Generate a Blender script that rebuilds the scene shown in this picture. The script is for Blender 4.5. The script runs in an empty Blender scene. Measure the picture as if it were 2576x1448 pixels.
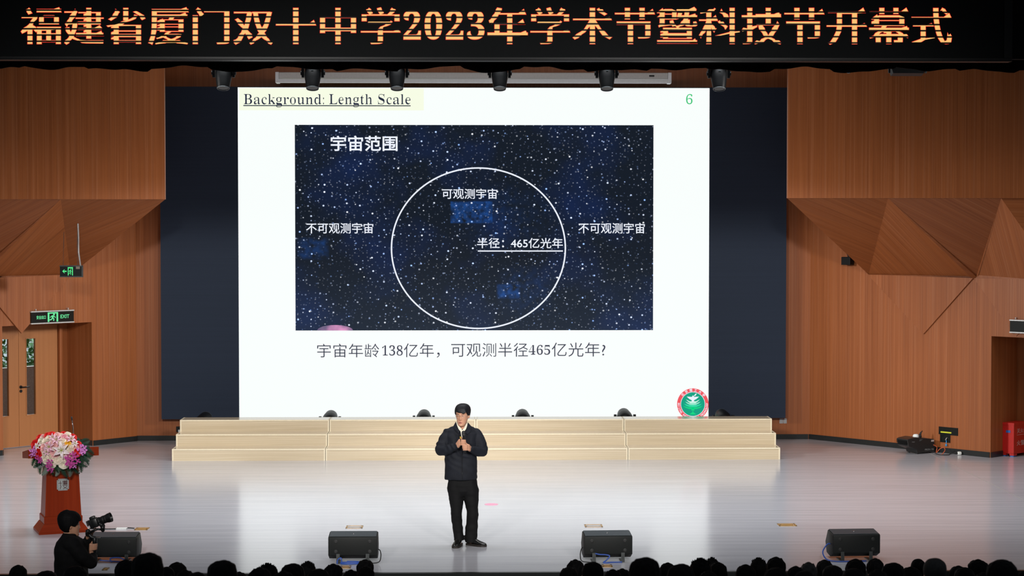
import bpy, bmesh, math, random
from mathutils import Vector, Matrix, noise
random.seed(7)
scene = bpy.context.scene
COL = scene.collection
PI = math.pi

# ------------------------------------------------------------------ camera
F = 4700.0                      # focal length in pixels of a 2576x1448 frame
CX, CY, HORIZON, AXIS = 1288, 724, 570, 1190
YAW, PITCH = math.atan((CX - AXIS) / F), math.atan((CY - HORIZON) / F)
EYE = Vector((0, 0, 3.8))
FW = Vector((math.sin(YAW) * math.cos(PITCH), math.cos(YAW) * math.cos(PITCH), -math.sin(PITCH)))
RT = Vector((math.cos(YAW), -math.sin(YAW), 0))
UP = RT.cross(FW)
cam = bpy.data.cameras.new('camera')
cam.sensor_width = 36.0
cam.lens = F / 2576 * 36.0
cam.clip_end = 200
cam.dof.use_dof = True
cam.dof.focus_distance = 24.5
cam.dof.aperture_fstop = 4.0
cam_ob = bpy.data.objects.new('camera', cam)
COL.objects.link(cam_ob)
M = Matrix((RT, UP, -FW)).transposed().to_4x4()
M.translation = EYE
cam_ob.matrix_world = M
scene.camera = cam_ob

# ------------------------------------------------------------------ view, world, lamps
vs = scene.view_settings
vs.view_transform = 'Standard'
vs.look = 'None'
vs.exposure = 0.0
vs.gamma = 1.0
vs.use_curve_mapping = False
W = bpy.data.worlds.new('hall_ambience')
scene.world = W
W.use_nodes = True
W.node_tree.nodes['Background'].inputs[0].default_value = (0.80, 0.88, 1.0, 1)
W.node_tree.nodes['Background'].inputs[1].default_value = 0.11

def spot(name, loc, target, power, angle, blend, color=(1, 0.975, 0.94), radius=0.7):
    l = bpy.data.lights.new(name, 'SPOT')
    l.energy = power; l.spot_size = math.radians(angle); l.spot_blend = blend
    l.color = color; l.shadow_soft_size = radius
    o = bpy.data.objects.new(name, l); COL.objects.link(o)
    o.location = loc
    o.rotation_euler = (Vector(target) - Vector(loc)).to_track_quat('-Z', 'Y').to_euler()
    return o

def area(name, loc, target, sx, sy, power, color=(1, 0.95, 0.9), spread=180):
    l = bpy.data.lights.new(name, 'AREA')
    l.shape = 'RECTANGLE'; l.size = sx; l.size_y = sy; l.energy = power; l.color = color
    l.spread = math.radians(spread)
    o = bpy.data.objects.new(name, l); COL.objects.link(o)
    o.location = loc
    o.rotation_euler = (Vector(target) - Vector(loc)).to_track_quat('-Z', 'Y').to_euler()
    return o

FOH = 9100                                # front-of-house stage lamps above the audience
spot('front_of_house_lamp', (-6.0, 2.0, 8.2), (1.5, 27.0, 1.4), FOH, 22, 0.6)
spot('front_of_house_lamp', (-2.5, 2.0, 8.2), (-3.5, 27.0, 1.4), FOH, 22, 0.6)
spot('front_of_house_lamp', (2.5, 2.0, 8.2), (3.5, 27.0, 1.4), FOH, 22, 0.6)
spot('front_of_house_lamp', (6.0, 2.0, 8.2), (-1.5, 27.0, 1.4), FOH, 22, 0.6)
spot('side_boom_lamp', (-8.6, 22.4, 5.7), (9.4, 31.0, 1.3), 6800, 31, 0.9)
spot('side_boom_lamp', (8.6, 22.4, 5.7), (-9.4, 31.0, 1.3), 6800, 31, 0.9)
area('stage_batten_light', (0, 23.2, 7.4), (0, 24.6, 0), 19.0, 0.5, 325, color=(0.94, 0.97, 1.0), spread=88)
area('stage_batten_light', (0, 26.8, 7.6), (0, 27.6, 0), 19.0, 0.5, 225, color=(0.94, 0.97, 1.0), spread=84)
area('stage_batten_light', (0, 26.6, 7.6), (0, 29.6, 0), 10.0, 0.5, 150, spread=175)
area('daylight_beyond_doors', (-8.4, 36.6, 4.6), (-8.6, 34.4, 1.0), 2.5, 2.5, 420, color=(0.85, 0.93, 1.0))

# ------------------------------------------------------------------ picture-measuring helpers
def ray(px, py):
    return FW + RT * ((px - CX) / F) + UP * (-(py - CY) / F)

def fl(px, py, z=0.0):
    d = ray(px, py)
    return EYE + d * ((z - EYE.z) / d.z)

def at(px, py, Y):
    d = ray(px, py)
    return EYE + d * (Y / d.y)

def on_plane(px, py, p0, n):
    d = ray(px, py)
    return EYE + d * ((Vector(p0) - EYE).dot(n) / d.dot(n))

# ------------------------------------------------------------------ materials
MATS = {}
def srgb(r, g, b):
    f = lambda c: c / 12.92 if c <= 0.04045 else ((c + 0.055) / 1.055) ** 2.4
    return (f(r / 255), f(g / 255), f(b / 255))

def new_mat(name):
    m = bpy.data.materials.new(name); m.use_nodes = True
    nt = m.node_tree
    return m, nt, nt.nodes['Principled BSDF']

def pmat(name, col, rough=0.5, var=0.12, scale=30.0, metal=0.0, bump=0.0, spec=0.5, stretch=(1, 1, 1), coat=0.0):
    """principled surface whose colour drifts with object-space noise"""
    if name in MATS: return MATS[name]
    m, nt, b = new_mat(name)
    tc = nt.nodes.new('ShaderNodeTexCoord'); mp = nt.nodes.new('ShaderNodeMapping')
    mp.inputs['Scale'].default_value = stretch
    nz = nt.nodes.new('ShaderNodeTexNoise'); nz.inputs['Scale'].default_value = scale; nz.inputs['Detail'].default_value = 4
    rp = nt.nodes.new('ShaderNodeValToRGB')
    rp.color_ramp.elements[0].position = 0.3; rp.color_ramp.elements[1].position = 0.7
    rp.color_ramp.elements[0].color = tuple(c * (1 - var) for c in col) + (1,)
    rp.color_ramp.elements[1].color = tuple(min(1, c * (1 + var)) for c in col) + (1,)
    L = nt.links.new
    L(tc.outputs['Object'], mp.inputs['Vector']); L(mp.outputs[0], nz.inputs['Vector'])
    L(nz.outputs['Fac'], rp.inputs[0]); L(rp.outputs[0], b.inputs['Base Color'])
    b.inputs['Roughness'].default_value = rough; b.inputs['Metallic'].default_value = metal
    b.inputs['Specular IOR Level'].default_value = spec
    b.inputs['Coat Weight'].default_value = coat
    if bump:
        bp = nt.nodes.new('ShaderNodeBump'); bp.inputs['Strength'].default_value = bump; bp.inputs['Distance'].default_value = 0.01
        L(nz.outputs['Fac'], bp.inputs['Height']); L(bp.outputs[0], b.inputs['Normal'])
    MATS[name] = m
    return m

def wood_mat(name, dark, mid, light, fine=55.0, length=0.7, rough=0.45, streak=0.25, spec=0.4, ring=0.0):
    """veneer with grain along V of the UV map"""
    if name in MATS: return MATS[name]
    m, nt, b = new_mat(name); L = nt.links.new
    tc = nt.nodes.new('ShaderNodeTexCoord')
    def layer(su, sv, detail, dist=0.0):
        mp = nt.nodes.new('ShaderNodeMapping'); mp.inputs['Scale'].default_value = (su, sv, 1)
        nz = nt.nodes.new('ShaderNodeTexNoise'); nz.inputs['Scale'].default_value = 1.0
        nz.inputs['Detail'].default_value = detail; nz.inputs['Distortion'].default_value = dist
        L(tc.outputs['UV'], mp.inputs['Vector']); L(mp.outputs[0], nz.inputs['Vector'])
        return nz
    a = layer(fine, length, 5); c = layer(fine * 0.16, length * 0.35, 3); d = layer(fine * 0.45, length * 0.22, 4)
    r1 = nt.nodes.new('ShaderNodeValToRGB')
    r1.color_ramp.elements[0].position = 0.32; r1.color_ramp.elements[0].color = dark + (1,)
    r1.color_ramp.elements[1].position = 0.68; r1.color_ramp.elements[1].color = mid + (1,)
    mx = nt.nodes.new('ShaderNodeMath'); mx.operation = 'MULTIPLY_ADD'
    mx.inputs[1].default_value = 0.5
    hf = nt.nodes.new('ShaderNodeMath'); hf.operation = 'MULTIPLY'; hf.inputs[1].default_value = 0.5
    L(c.outputs['Fac'], hf.inputs[0]); L(a.outputs['Fac'], mx.inputs[0]); L(hf.outputs[0], mx.inputs[2]); L(mx.outputs[0], r1.inputs[0])
    r2 = nt.nodes.new('ShaderNodeValToRGB')
    r2.color_ramp.elements[0].position = 0.5; r2.color_ramp.elements[0].color = (0, 0, 0, 1)
    r2.color_ramp.elements[1].position = 0.72; r2.color_ramp.elements[1].color = (streak,) * 3 + (1,)
    L(d.outputs['Fac'], r2.inputs[0])
    mix = nt.nodes.new('ShaderNodeMixRGB'); mix.inputs[2].default_value = light + (1,)
    L(r2.outputs[0], mix.inputs[0]); L(r1.outputs[0], mix.inputs[1])
    out = mix.outputs[0]
    if ring:
        mp = nt.nodes.new('ShaderNodeMapping'); mp.inputs['Scale'].default_value = (9, 0.8, 1)
        wv = nt.nodes.new('ShaderNodeTexWave'); wv.inputs['Scale'].default_value = 1.0
        wv.inputs['Distortion'].default_value = 7.0; wv.inputs['Detail'].default_value = 1.5; wv.inputs['Detail Scale'].default_value = 0.6
        L(tc.outputs['UV'], mp.inputs['Vector']); L(mp.outputs[0], wv.inputs['Vector'])
        r3 = nt.nodes.new('ShaderNodeValToRGB')
        r3.color_ramp.elements[0].position = 0.0; r3.color_ramp.elements[0].color = (ring,) * 3 + (1,)
        r3.color_ramp.elements[1].position = 0.22; r3.color_ramp.elements[1].color = (0, 0, 0, 1)
        L(wv.outputs['Fac'], r3.inputs[0])
        m2 = nt.nodes.new('ShaderNodeMixRGB'); m2.inputs[2].default_value = dark + (1,)
        L(r3.outputs[0], m2.inputs[0]); L(out, m2.inputs[1]); out = m2.outputs[0]
    L(out, b.inputs['Base Color'])
    b.inputs['Roughness'].default_value = rough; b.inputs['Specular IOR Level'].default_value = spec
    MATS[name] = m
    return m

def emat(name, col, strength=1.0, base=(0.01, 0.01, 0.01)):
    """lit display or lamp surface"""
    if name in MATS: return MATS[name]
    m, nt, b = new_mat(name)
    b.inputs['Base Color'].default_value = base + (1,)
    b.inputs['Roughness'].default_value = 0.6; b.inputs['Specular IOR Level'].default_value = 0.1
    b.inputs['Emission Color'].default_value = col + (1,)
    b.inputs['Emission Strength'].default_value = strength
    MATS[name] = m
    return m

# ------------------------------------------------------------------ mesh builder
class MB:
    def __init__(s): s.bm = bmesh.new()
    def merge(s, t):
        me = bpy.data.meshes.new('tmp'); t.to_mesh(me); t.free(); s.bm.from_mesh(me); bpy.data.meshes.remove(me)
        return s
    def box(s, c, d, rot=None, bevel=0.0, seg=2):
        t = bmesh.new(); bmesh.ops.create_cube(t, size=1.0)
        bmesh.ops.scale(t, vec=Vector(d), verts=t.verts)
        if bevel: bmesh.ops.bevel(t, geom=t.edges[:], offset=bevel, segments=seg, profile=0.5, affect='EDGES')
        if rot is not None: bmesh.ops.transform(t, matrix=rot.to_4x4(), verts=t.verts)
        bmesh.ops.translate(t, vec=Vector(c), verts=t.verts)
        return s.merge(t)
    def lo(s, x0, x1, y0, y1, z0, z1, bevel=0.0):
        return s.box(((x0 + x1) / 2, (y0 + y1) / 2, (z0 + z1) / 2), (abs(x1 - x0), abs(y1 - y0), abs(z1 - z0)), bevel=bevel)
    def poly(s, pts):
        vs_ = [s.bm.verts.new(Vector(p)) for p in pts]; s.bm.faces.new(vs_); return s
    def slab(s, pts, vec):
        """polygon extruded along vec into a closed solid"""
        v = Vector(vec); a = [s.bm.verts.new(Vector(p)) for p in pts]; b = [s.bm.verts.new(Vector(p) + v) for p in pts]
        n = len(a); f = [s.bm.faces.new(a), s.bm.faces.new(b[::-1])]
        for i in range(n): f.append(s.bm.faces.new((a[i], b[i], b[(i + 1) % n], a[(i + 1) % n])))
        bmesh.ops.recalc_face_normals(s.bm, faces=f)
        return s
    def rings(s, rings, cap=True):
        R = [[s.bm.verts.new(Vector(p)) for p in r] for r in rings]; n = len(R[0]); fs = []
        for a, b in zip(R, R[1:]):
            for i in range(n): fs.append(s.bm.faces.new((a[i], a[(i + 1) % n], b[(i + 1) % n], b[i])))
        if cap: fs.append(s.bm.faces.new(R[0][::-1])); fs.append(s.bm.faces.new(R[-1]))
        bmesh.ops.recalc_face_normals(s.bm, faces=fs)
        return s
    def cyl(s, p0, p1, r0, r1=None, seg=16, cap=True):
        r1 = r0 if r1 is None else r1
        p0, p1 = Vector(p0), Vector(p1); q = (p1 - p0).to_track_quat('Z', 'Y')
        ring = lambda p, r: [p + q @ Vector((r * math.cos(2 * PI * i / seg), r * math.sin(2 * PI * i / seg), 0)) for i in range(seg)]
        return s.rings([ring(p0, r0), ring(p1, r1)], cap)
    def lathe(s, prof, mat=Matrix(), seg=24):
        return s.rings([[mat @ Vector((r * math.cos(2 * PI * i / seg), r * math.sin(2 * PI * i / seg), z)) for i in range(seg)] for r, z in prof])
    def tube(s, pts, r, seg=8):
        pts = [Vector(p) for p in pts]; rings = []
        for i, p in enumerate(pts):
            t = (pts[min(i + 1, len(pts) - 1)] - pts[max(i - 1, 0)]).normalized()
            a = t.cross(Vector((0, 0, 1)))
            if a.length < 0.05: a = t.cross(Vector((0, 1, 0)))
            a.normalize(); b = t.cross(a)
            rings.append([p + r * (math.cos(2 * PI * k / seg) * a + math.sin(2 * PI * k / seg) * b) for k in range(seg)])
        return s.rings(rings)
    def ball(s, c, r, mat=None, u=20, v=12):
        t = bmesh.new(); bmesh.ops.create_uvsphere(t, u_segments=u, v_segments=v, radius=1.0)
        bmesh.ops.scale(t, vec=Vector(r if hasattr(r, '__len__') else (r, r, r)), verts=t.verts)
        if mat is not None: bmesh.ops.transform(t, matrix=mat.to_4x4(), verts=t.verts)
        bmesh.ops.translate(t, vec=Vector(c), verts=t.verts)
        return s.merge(t)
    def chain(s, pts, seg=14):
        """limb: balls at joints, cones between; pts = [(p, r), ...]"""
        for p, r in pts: s.ball(p, r, u=seg, v=max(6, seg // 2))
        for (p, r), (q, t) in zip(pts, pts[1:]):
            if (Vector(q) - Vector(p)).length > 1e-4: s.cyl(p, q, r, t, seg)
        return s
    def loft(s, secs, seg=28, power=2.0):
        """stacked super-ellipses: (cx, cy, z, rx, ry)"""
        rings = []
        for cx, cy, z, rx, ry in secs:
            r = []
            for i in range(seg):
                a = 2 * PI * i / seg; c, n = math.cos(a), math.sin(a); e = 2.0 / power
                r.append((cx + rx * math.copysign(abs(c) ** e, c), cy + ry * math.copysign(abs(n) ** e, n), z))
            rings.append(r)
        return s.rings(rings)
    def build(s, name, mat, parent=None, smooth=False, grain=None, uvoff=(0, 0), loc=None):
        me = bpy.data.meshes.new(name)
        if grain is not None:
            uv = s.bm.loops.layers.uv.new('grain'); s.bm.normal_update(); g = Vector(grain).normalized()
            for f in s.bm.faces:
                n = f.normal; v = g - n * g.dot(n)
                if v.length < 0.25:
                    v = Vector((1, 0, 0)) - n * n.x
                    if v.length < 0.25: v = Vector((0, 1, 0)) - n * n.y
                v.normalize(); u = n.cross(v)
                for l in f.loops: l[uv].uv = (l.vert.co.dot(u) + uvoff[0], l.vert.co.dot(v) + uvoff[1])
        if smooth: 
            for f in s.bm.faces: f.smooth = True
            if smooth is not True:
                for e in s.bm.edges:
                    if len(e.link_faces) == 2 and e.calc_face_angle(0) > math.radians(smooth): e.smooth = False
        s.bm.to_mesh(me); s.bm.free()
        me.materials.append(mat)
        o = bpy.data.objects.new(name, me); COL.objects.link(o)
        if parent is not None: o.parent = parent
        if loc is not None: o.location = loc
        return o

def remesh(o, voxel, smooth_iter=4, disp=None):
    """fuse the pieces of a figure into one continuous skin"""
    md = o.modifiers.new('r', 'REMESH'); md.mode = 'VOXEL'; md.voxel_size = voxel
    if smooth_iter:
        sm = o.modifiers.new('s', 'SMOOTH'); sm.factor = 0.5; sm.iterations = smooth_iter
    dg = bpy.context.evaluated_depsgraph_get()
    me = bpy.data.meshes.new_from_object(o.evaluated_get(dg))
    old = o.data; o.modifiers.clear(); o.data = me
    if not me.materials and old.materials: me.materials.append(old.materials[0])
    if disp:
        nrm = [v.normal.copy() for v in me.vertices]
        for v, n in zip(me.vertices, nrm): v.co = v.co + n * disp(v.co)
    for p in me.polygons: p.use_smooth = True
    bpy.data.meshes.remove(old)
    return o

def tag(o, label=None, cat=None, group=None, kind=None):
    if label: o['label'] = label
    if cat: o['category'] = cat
    if group: o['group'] = group
    if kind: o['kind'] = kind
    return o

def thing(name, label, cat, loc=(0, 0, 0), rz=0.0, group=None):
    o = bpy.data.objects.new(name, None); COL.objects.link(o)
    o.empty_display_size = 0.1
    o.location = loc; o.rotation_euler = (0, 0, rz)
    return tag(o, label, cat, group)

def dup(root, loc=None, rz=None, label=None):
    def cp(o, par):
        c = o.copy(); COL.objects.link(c); c.parent = par
        for ch in [x for x in KIDS.get(o.name, [])]: cp(ch, c)
        return c
    KIDS = {}
    for o in bpy.data.objects:
        if o.parent: KIDS.setdefault(o.parent.name, []).append(o)
    r = cp(root, None)
    if loc is not None: r.location = loc
    if rz is not None: r.rotation_euler = (0, 0, rz)
    if label: r['label'] = label
    return r

# ------------------------------------------------------------------ lettering
def serif_ch(s):
    r = ''
    for c in s:
        if 'A' <= c <= 'Z': r += chr(0x1D400 + ord(c) - 65)
        elif 'a' <= c <= 'z': r += chr(0x1D41A + ord(c) - 97)
        elif '0' <= c <= '9': r += chr(0x1D7CE + ord(c) - 48)
        else: r += c
    return r

def outline_normals(bm):
    norm = {}
    for e in bm.edges:
        if len(e.link_faces) != 1: continue
        a, b = e.verts; t = b.co - a.co
        n = Vector((t.y, -t.x, 0))
        if n.length < 1e-9: continue
        n.normalize()
        c = next(v for v in e.link_faces[0].verts if v not in e.verts)
        if n.dot(c.co - a.co) > 0: n = -n
        norm[e] = n
    return norm

def offset_bm(bm, dx, dy, norm=None):
    """move the outline outwards by dx across vertical edges and dy across horizontal ones"""
    norm = norm or outline_normals(bm); mv = {}
    sup = lambda n: dx * n.x * n.x + dy * n.y * n.y
    for v in bm.verts:
        es = [e for e in v.link_edges if e in norm]
        if len(es) != 2: continue
        n1, n2 = norm[es[0]], norm[es[1]]; d1, d2 = sup(n1), sup(n2)
        det = n1.x * n2.y - n1.y * n2.x
        if abs(det) < 0.2: m = (n1 + n2).normalized() * (d1 + d2) / 2
        else: m = Vector(((d1 * n2.y - d2 * n1.y) / det, (n1.x * d2 - n2.x * d1) / det, 0))
        lim = 2.0 * max(abs(dx), abs(dy))
        if m.length > lim: m = m.normalized() * lim
        mv[v] = m
    for v, m in mv.items(): v.co += m

def glyph_bm(text, dx=0.0, dy=0.0, serif=0.0, spacing=1.0):
    """flat bmesh of a text line in the xy plane, 1 unit em; dx/dy move vertical/horizontal stroke edges outwards"""
    cu = bpy.data.curves.new('t', 'FONT'); cu.body = text; cu.size = 1.0; cu.resolution_u = 5; cu.space_character = spacing
    o = bpy.data.objects.new('t', cu); COL.objects.link(o)
    me = bpy.data.meshes.new_from_object(o.evaluated_get(bpy.context.evaluated_depsgraph_get()))
    bpy.data.objects.remove(o); bpy.data.curves.remove(cu)
    bm = bmesh.new(); bm.from_mesh(me); bpy.data.meshes.remove(me)
    bmesh.ops.remove_doubles(bm, verts=bm.verts, dist=1e-5)
    norm = outline_normals(bm)
    tris = []
    if serif:
        for e, n in norm.items():
            L = e.calc_length()
            if n.x > 0.97 and 0.045 < L < 0.1:
                ys = sorted(v.co.y for v in e.verts); x = max(v.co.x for v in e.verts); ok = 0
                for v in e.verts:
                    for e2 in v.link_edges:
                        if e2 is not e and e2 in norm and abs(norm[e2].y) > 0.95 and e2.calc_length() > 0.12: ok += 1
                if ok >= 2: tris.append((x, ys[0] - dy, ys[1] + dy))
    if dx or dy: offset_bm(bm, dx, dy, norm)
    for x, y0, y1 in tris:
        x += dx
        t = [bm.verts.new(p) for p in ((x + 0.005, y0, 0), (x - 0.045, y1 + serif, 0), (x - 0.17, y1 - 0.005, 0), (x - 0.17, y0, 0))]
        bm.faces.new(t)
    return bm

def lettering(name, text, box, plane, mat, parent, dx=0, dy=0, serif=0, spacing=1.0, frame=None, fit=True):
    """lettering fitted into a rectangle; box = picture rectangle measured on the plane Y = plane, or frame = (origin, right, up, w, h)"""
    bm = glyph_bm(text, dx, dy, serif, spacing)
    xs = [v.co.x for v in bm.verts]; ys = [v.co.y for v in bm.verts]
    x0, x1, y0, y1 = min(xs), max(xs), min(ys), max(ys)
    if frame is None:
        a, b = at(box[0], box[3], plane), at(box[2], box[1], plane)
        o, r, u, w, h = Vector((a.x, plane, a.z)), Vector((1, 0, 0)), Vector((0, 0, 1)), b.x - a.x, b.z - a.z
    else: o, r, u, w, h = frame
    for v in bm.verts:
        p = v.co.copy(); v.co = Vector(o) + Vector(r) * ((p.x - x0) / (x1 - x0) * w) + Vector(u) * ((p.y - y0) / (y1 - y0) * h)
    bm.normal_update()
    want = Vector(r).cross(Vector(u))
    for f in bm.faces:
        if f.normal.dot(want) < 0: f.normal_flip()
    mb = MB(); mb.bm.free(); mb.bm = bm
    return mb.build(name, mat, parent)

def proj(p):
    v = Vector(p) - EYE; d = v.dot(FW)
    return (CX + F * v.dot(RT) / d, CY - F * v.dot(UP) / d)

# ------------------------------------------------------------------ setting
M_WALL = wood_mat('wall_veneer', (0.215, 0.059, 0.0145), (0.335, 0.103, 0.029), (0.42, 0.175, 0.085), fine=95, length=0.6, rough=0.42, streak=0.38, spec=0.35)
M_DOOR = wood_mat('door_veneer', (0.33, 0.125, 0.040), (0.39, 0.155, 0.052), (0.42, 0.18, 0.07), fine=110, length=0.5, rough=0.45, streak=0.2)
M_BASEB = pmat('baseboard_black', (0.012, 0.014, 0.014), 0.3)
M_BLACK = pmat('matt_black', (0.003, 0.003, 0.0032), 0.8, spec=0.05)
M_MAROON = pmat('valance_velvet', (0.006, 0.002, 0.002), 0.95, spec=0.05)
M_FASCIA = wood_mat('fascia_wood', (0.40, 0.22, 0.11), (0.50, 0.29, 0.15), (0.56, 0.36, 0.2), rough=0.5)
STAGE_FRONT, BACK = 20.47, 33.25

# floor: grey vinyl, brushed across
m, nt, b = new_mat('stage_vinyl'); L = nt.links.new
tc = nt.nodes.new('ShaderNodeTexCoord')
def nz_layer(scale, detail=4):
    mp = nt.nodes.new('ShaderNodeMapping'); mp.inputs['Scale'].default_value = scale
    n = nt.nodes.new('ShaderNodeTexNoise'); n.inputs['Scale'].default_value = 1.0; n.inputs['Detail'].default_value = detail
    L(tc.outputs['Object'], mp.inputs['Vector']); L(mp.outputs[0], n.inputs['Vector']); return n
n1 = nz_layer((0.55, 9.0, 1), 5); n2 = nz_layer((0.5, 0.5, 1), 3); n3 = nz_layer((2.2, 55.0, 1), 3)
rp = nt.nodes.new('ShaderNodeValToRGB')
rp.color_ramp.elements[0].position = 0.3; rp.color_ramp.elements[0].color = (0.40, 0.395, 0.425, 1)
rp.color_ramp.elements[1].position = 0.7; rp.color_ramp.elements[1].color = (0.47, 0.465, 0.495, 1)
L(n1.outputs['Fac'], rp.inputs[0]); L(rp.outputs[0], b.inputs['Base Color'])
mr = nt.nodes.new('ShaderNodeMapRange'); mr.inputs['From Min'].default_value = 0.3; mr.inputs['From Max'].default_value = 0.7
mr.inputs['To Min'].default_value = 0.15; mr.inputs['To Max'].default_value = 0.19
L(n1.outputs['Fac'], mr.inputs['Value']); L(mr.outputs[0], b.inputs['Roughness'])
bp = nt.nodes.new('ShaderNodeBump'); bp.inputs['Strength'].default_value = 0.018; bp.inputs['Distance'].default_value = 0.01
L(n3.outputs['Fac'], bp.inputs['Height']); L(bp.outputs[0], b.inputs['Normal'])
b.inputs['Specular IOR Level'].default_value = 0.49
M_FLOOR = m

floor = MB().lo(-14, 14, STAGE_FRONT, 36.0, -0.1, 0.0).build('floor', M_FLOOR)
tag(floor, 'grey glossy vinyl stage floor with brushed streaks', 'floor', kind='structure')
M_SEAM = pmat('vinyl_seam', (0.36, 0.33, 0.31), 0.5)
for X in (7.66, -8.4):
    MB().lo(X - 0.006, X + 0.006, 24.0, 32.0, 0.0, 0.0015).build('seam', M_SEAM, floor)
o = MB().lo(-14, 14, STAGE_FRONT - 0.06, STAGE_FRONT, -0.075, 0.003).build('trim_1', M_BASEB)
tag(o, 'dark nosing strip along the front edge of the stage', 'stage edge', kind='structure')
o = MB().lo(-14, 14, STAGE_FRONT - 0.04, STAGE_FRONT + 0.1, -0.86, -0.075).build('wall_stage_front', M_FASCIA, grain=(1, 0, 0))
tag(o, 'tan wooden face under the stage edge', 'wall', kind='structure')

# auditorium tiers the audience sits on
M_TIER = pmat('tier_carpet', (0.02, 0.02, 0.022), 0.9)
ROWS = [(18.3 - 0.9 * k, -0.85 + 0.17 * k) for k in range(12)]
mb = MB().lo(-14, 14, 18.3 - 0.45, STAGE_FRONT, -1.2, -0.85)
for Y, z in ROWS[1:]: mb.lo(-14, 14, Y - 0.45, Y + 0.45, -1.2, z)
mb.lo(-14, 14, -3, ROWS[-1][0] - 0.45, -1.2, ROWS[-1][1] + 0.17)
tag(mb.build('floor.001', M_TIER), 'dark stepped floor of the auditorium', 'floor', kind='structure')

# back wall
o = MB().lo(-6.2, 6.2, BACK, BACK + 0.15, 0, 8.4).build('wall_back', M_WALL, grain=(0, 0, 1))
tag(o, 'brown wood veneer wall behind the big screen', 'wall', kind='structure')
tag(MB().lo(-14, 14, STAGE_FRONT - 0.2, 34, 8.4, 8.5).build('ceiling', M_BLACK), 'black stage ceiling', 'ceiling', kind='structure')
tag(MB().lo(-16, 16, 20.50, 20.62, at(1288, 146, 20.5).z, 8.5).build('wall_front', M_BLACK), 'black proscenium band that carries the lit banner', 'wall', kind='structure')

Z_SOF = 4.24
Y_OV = 29.5

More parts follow.
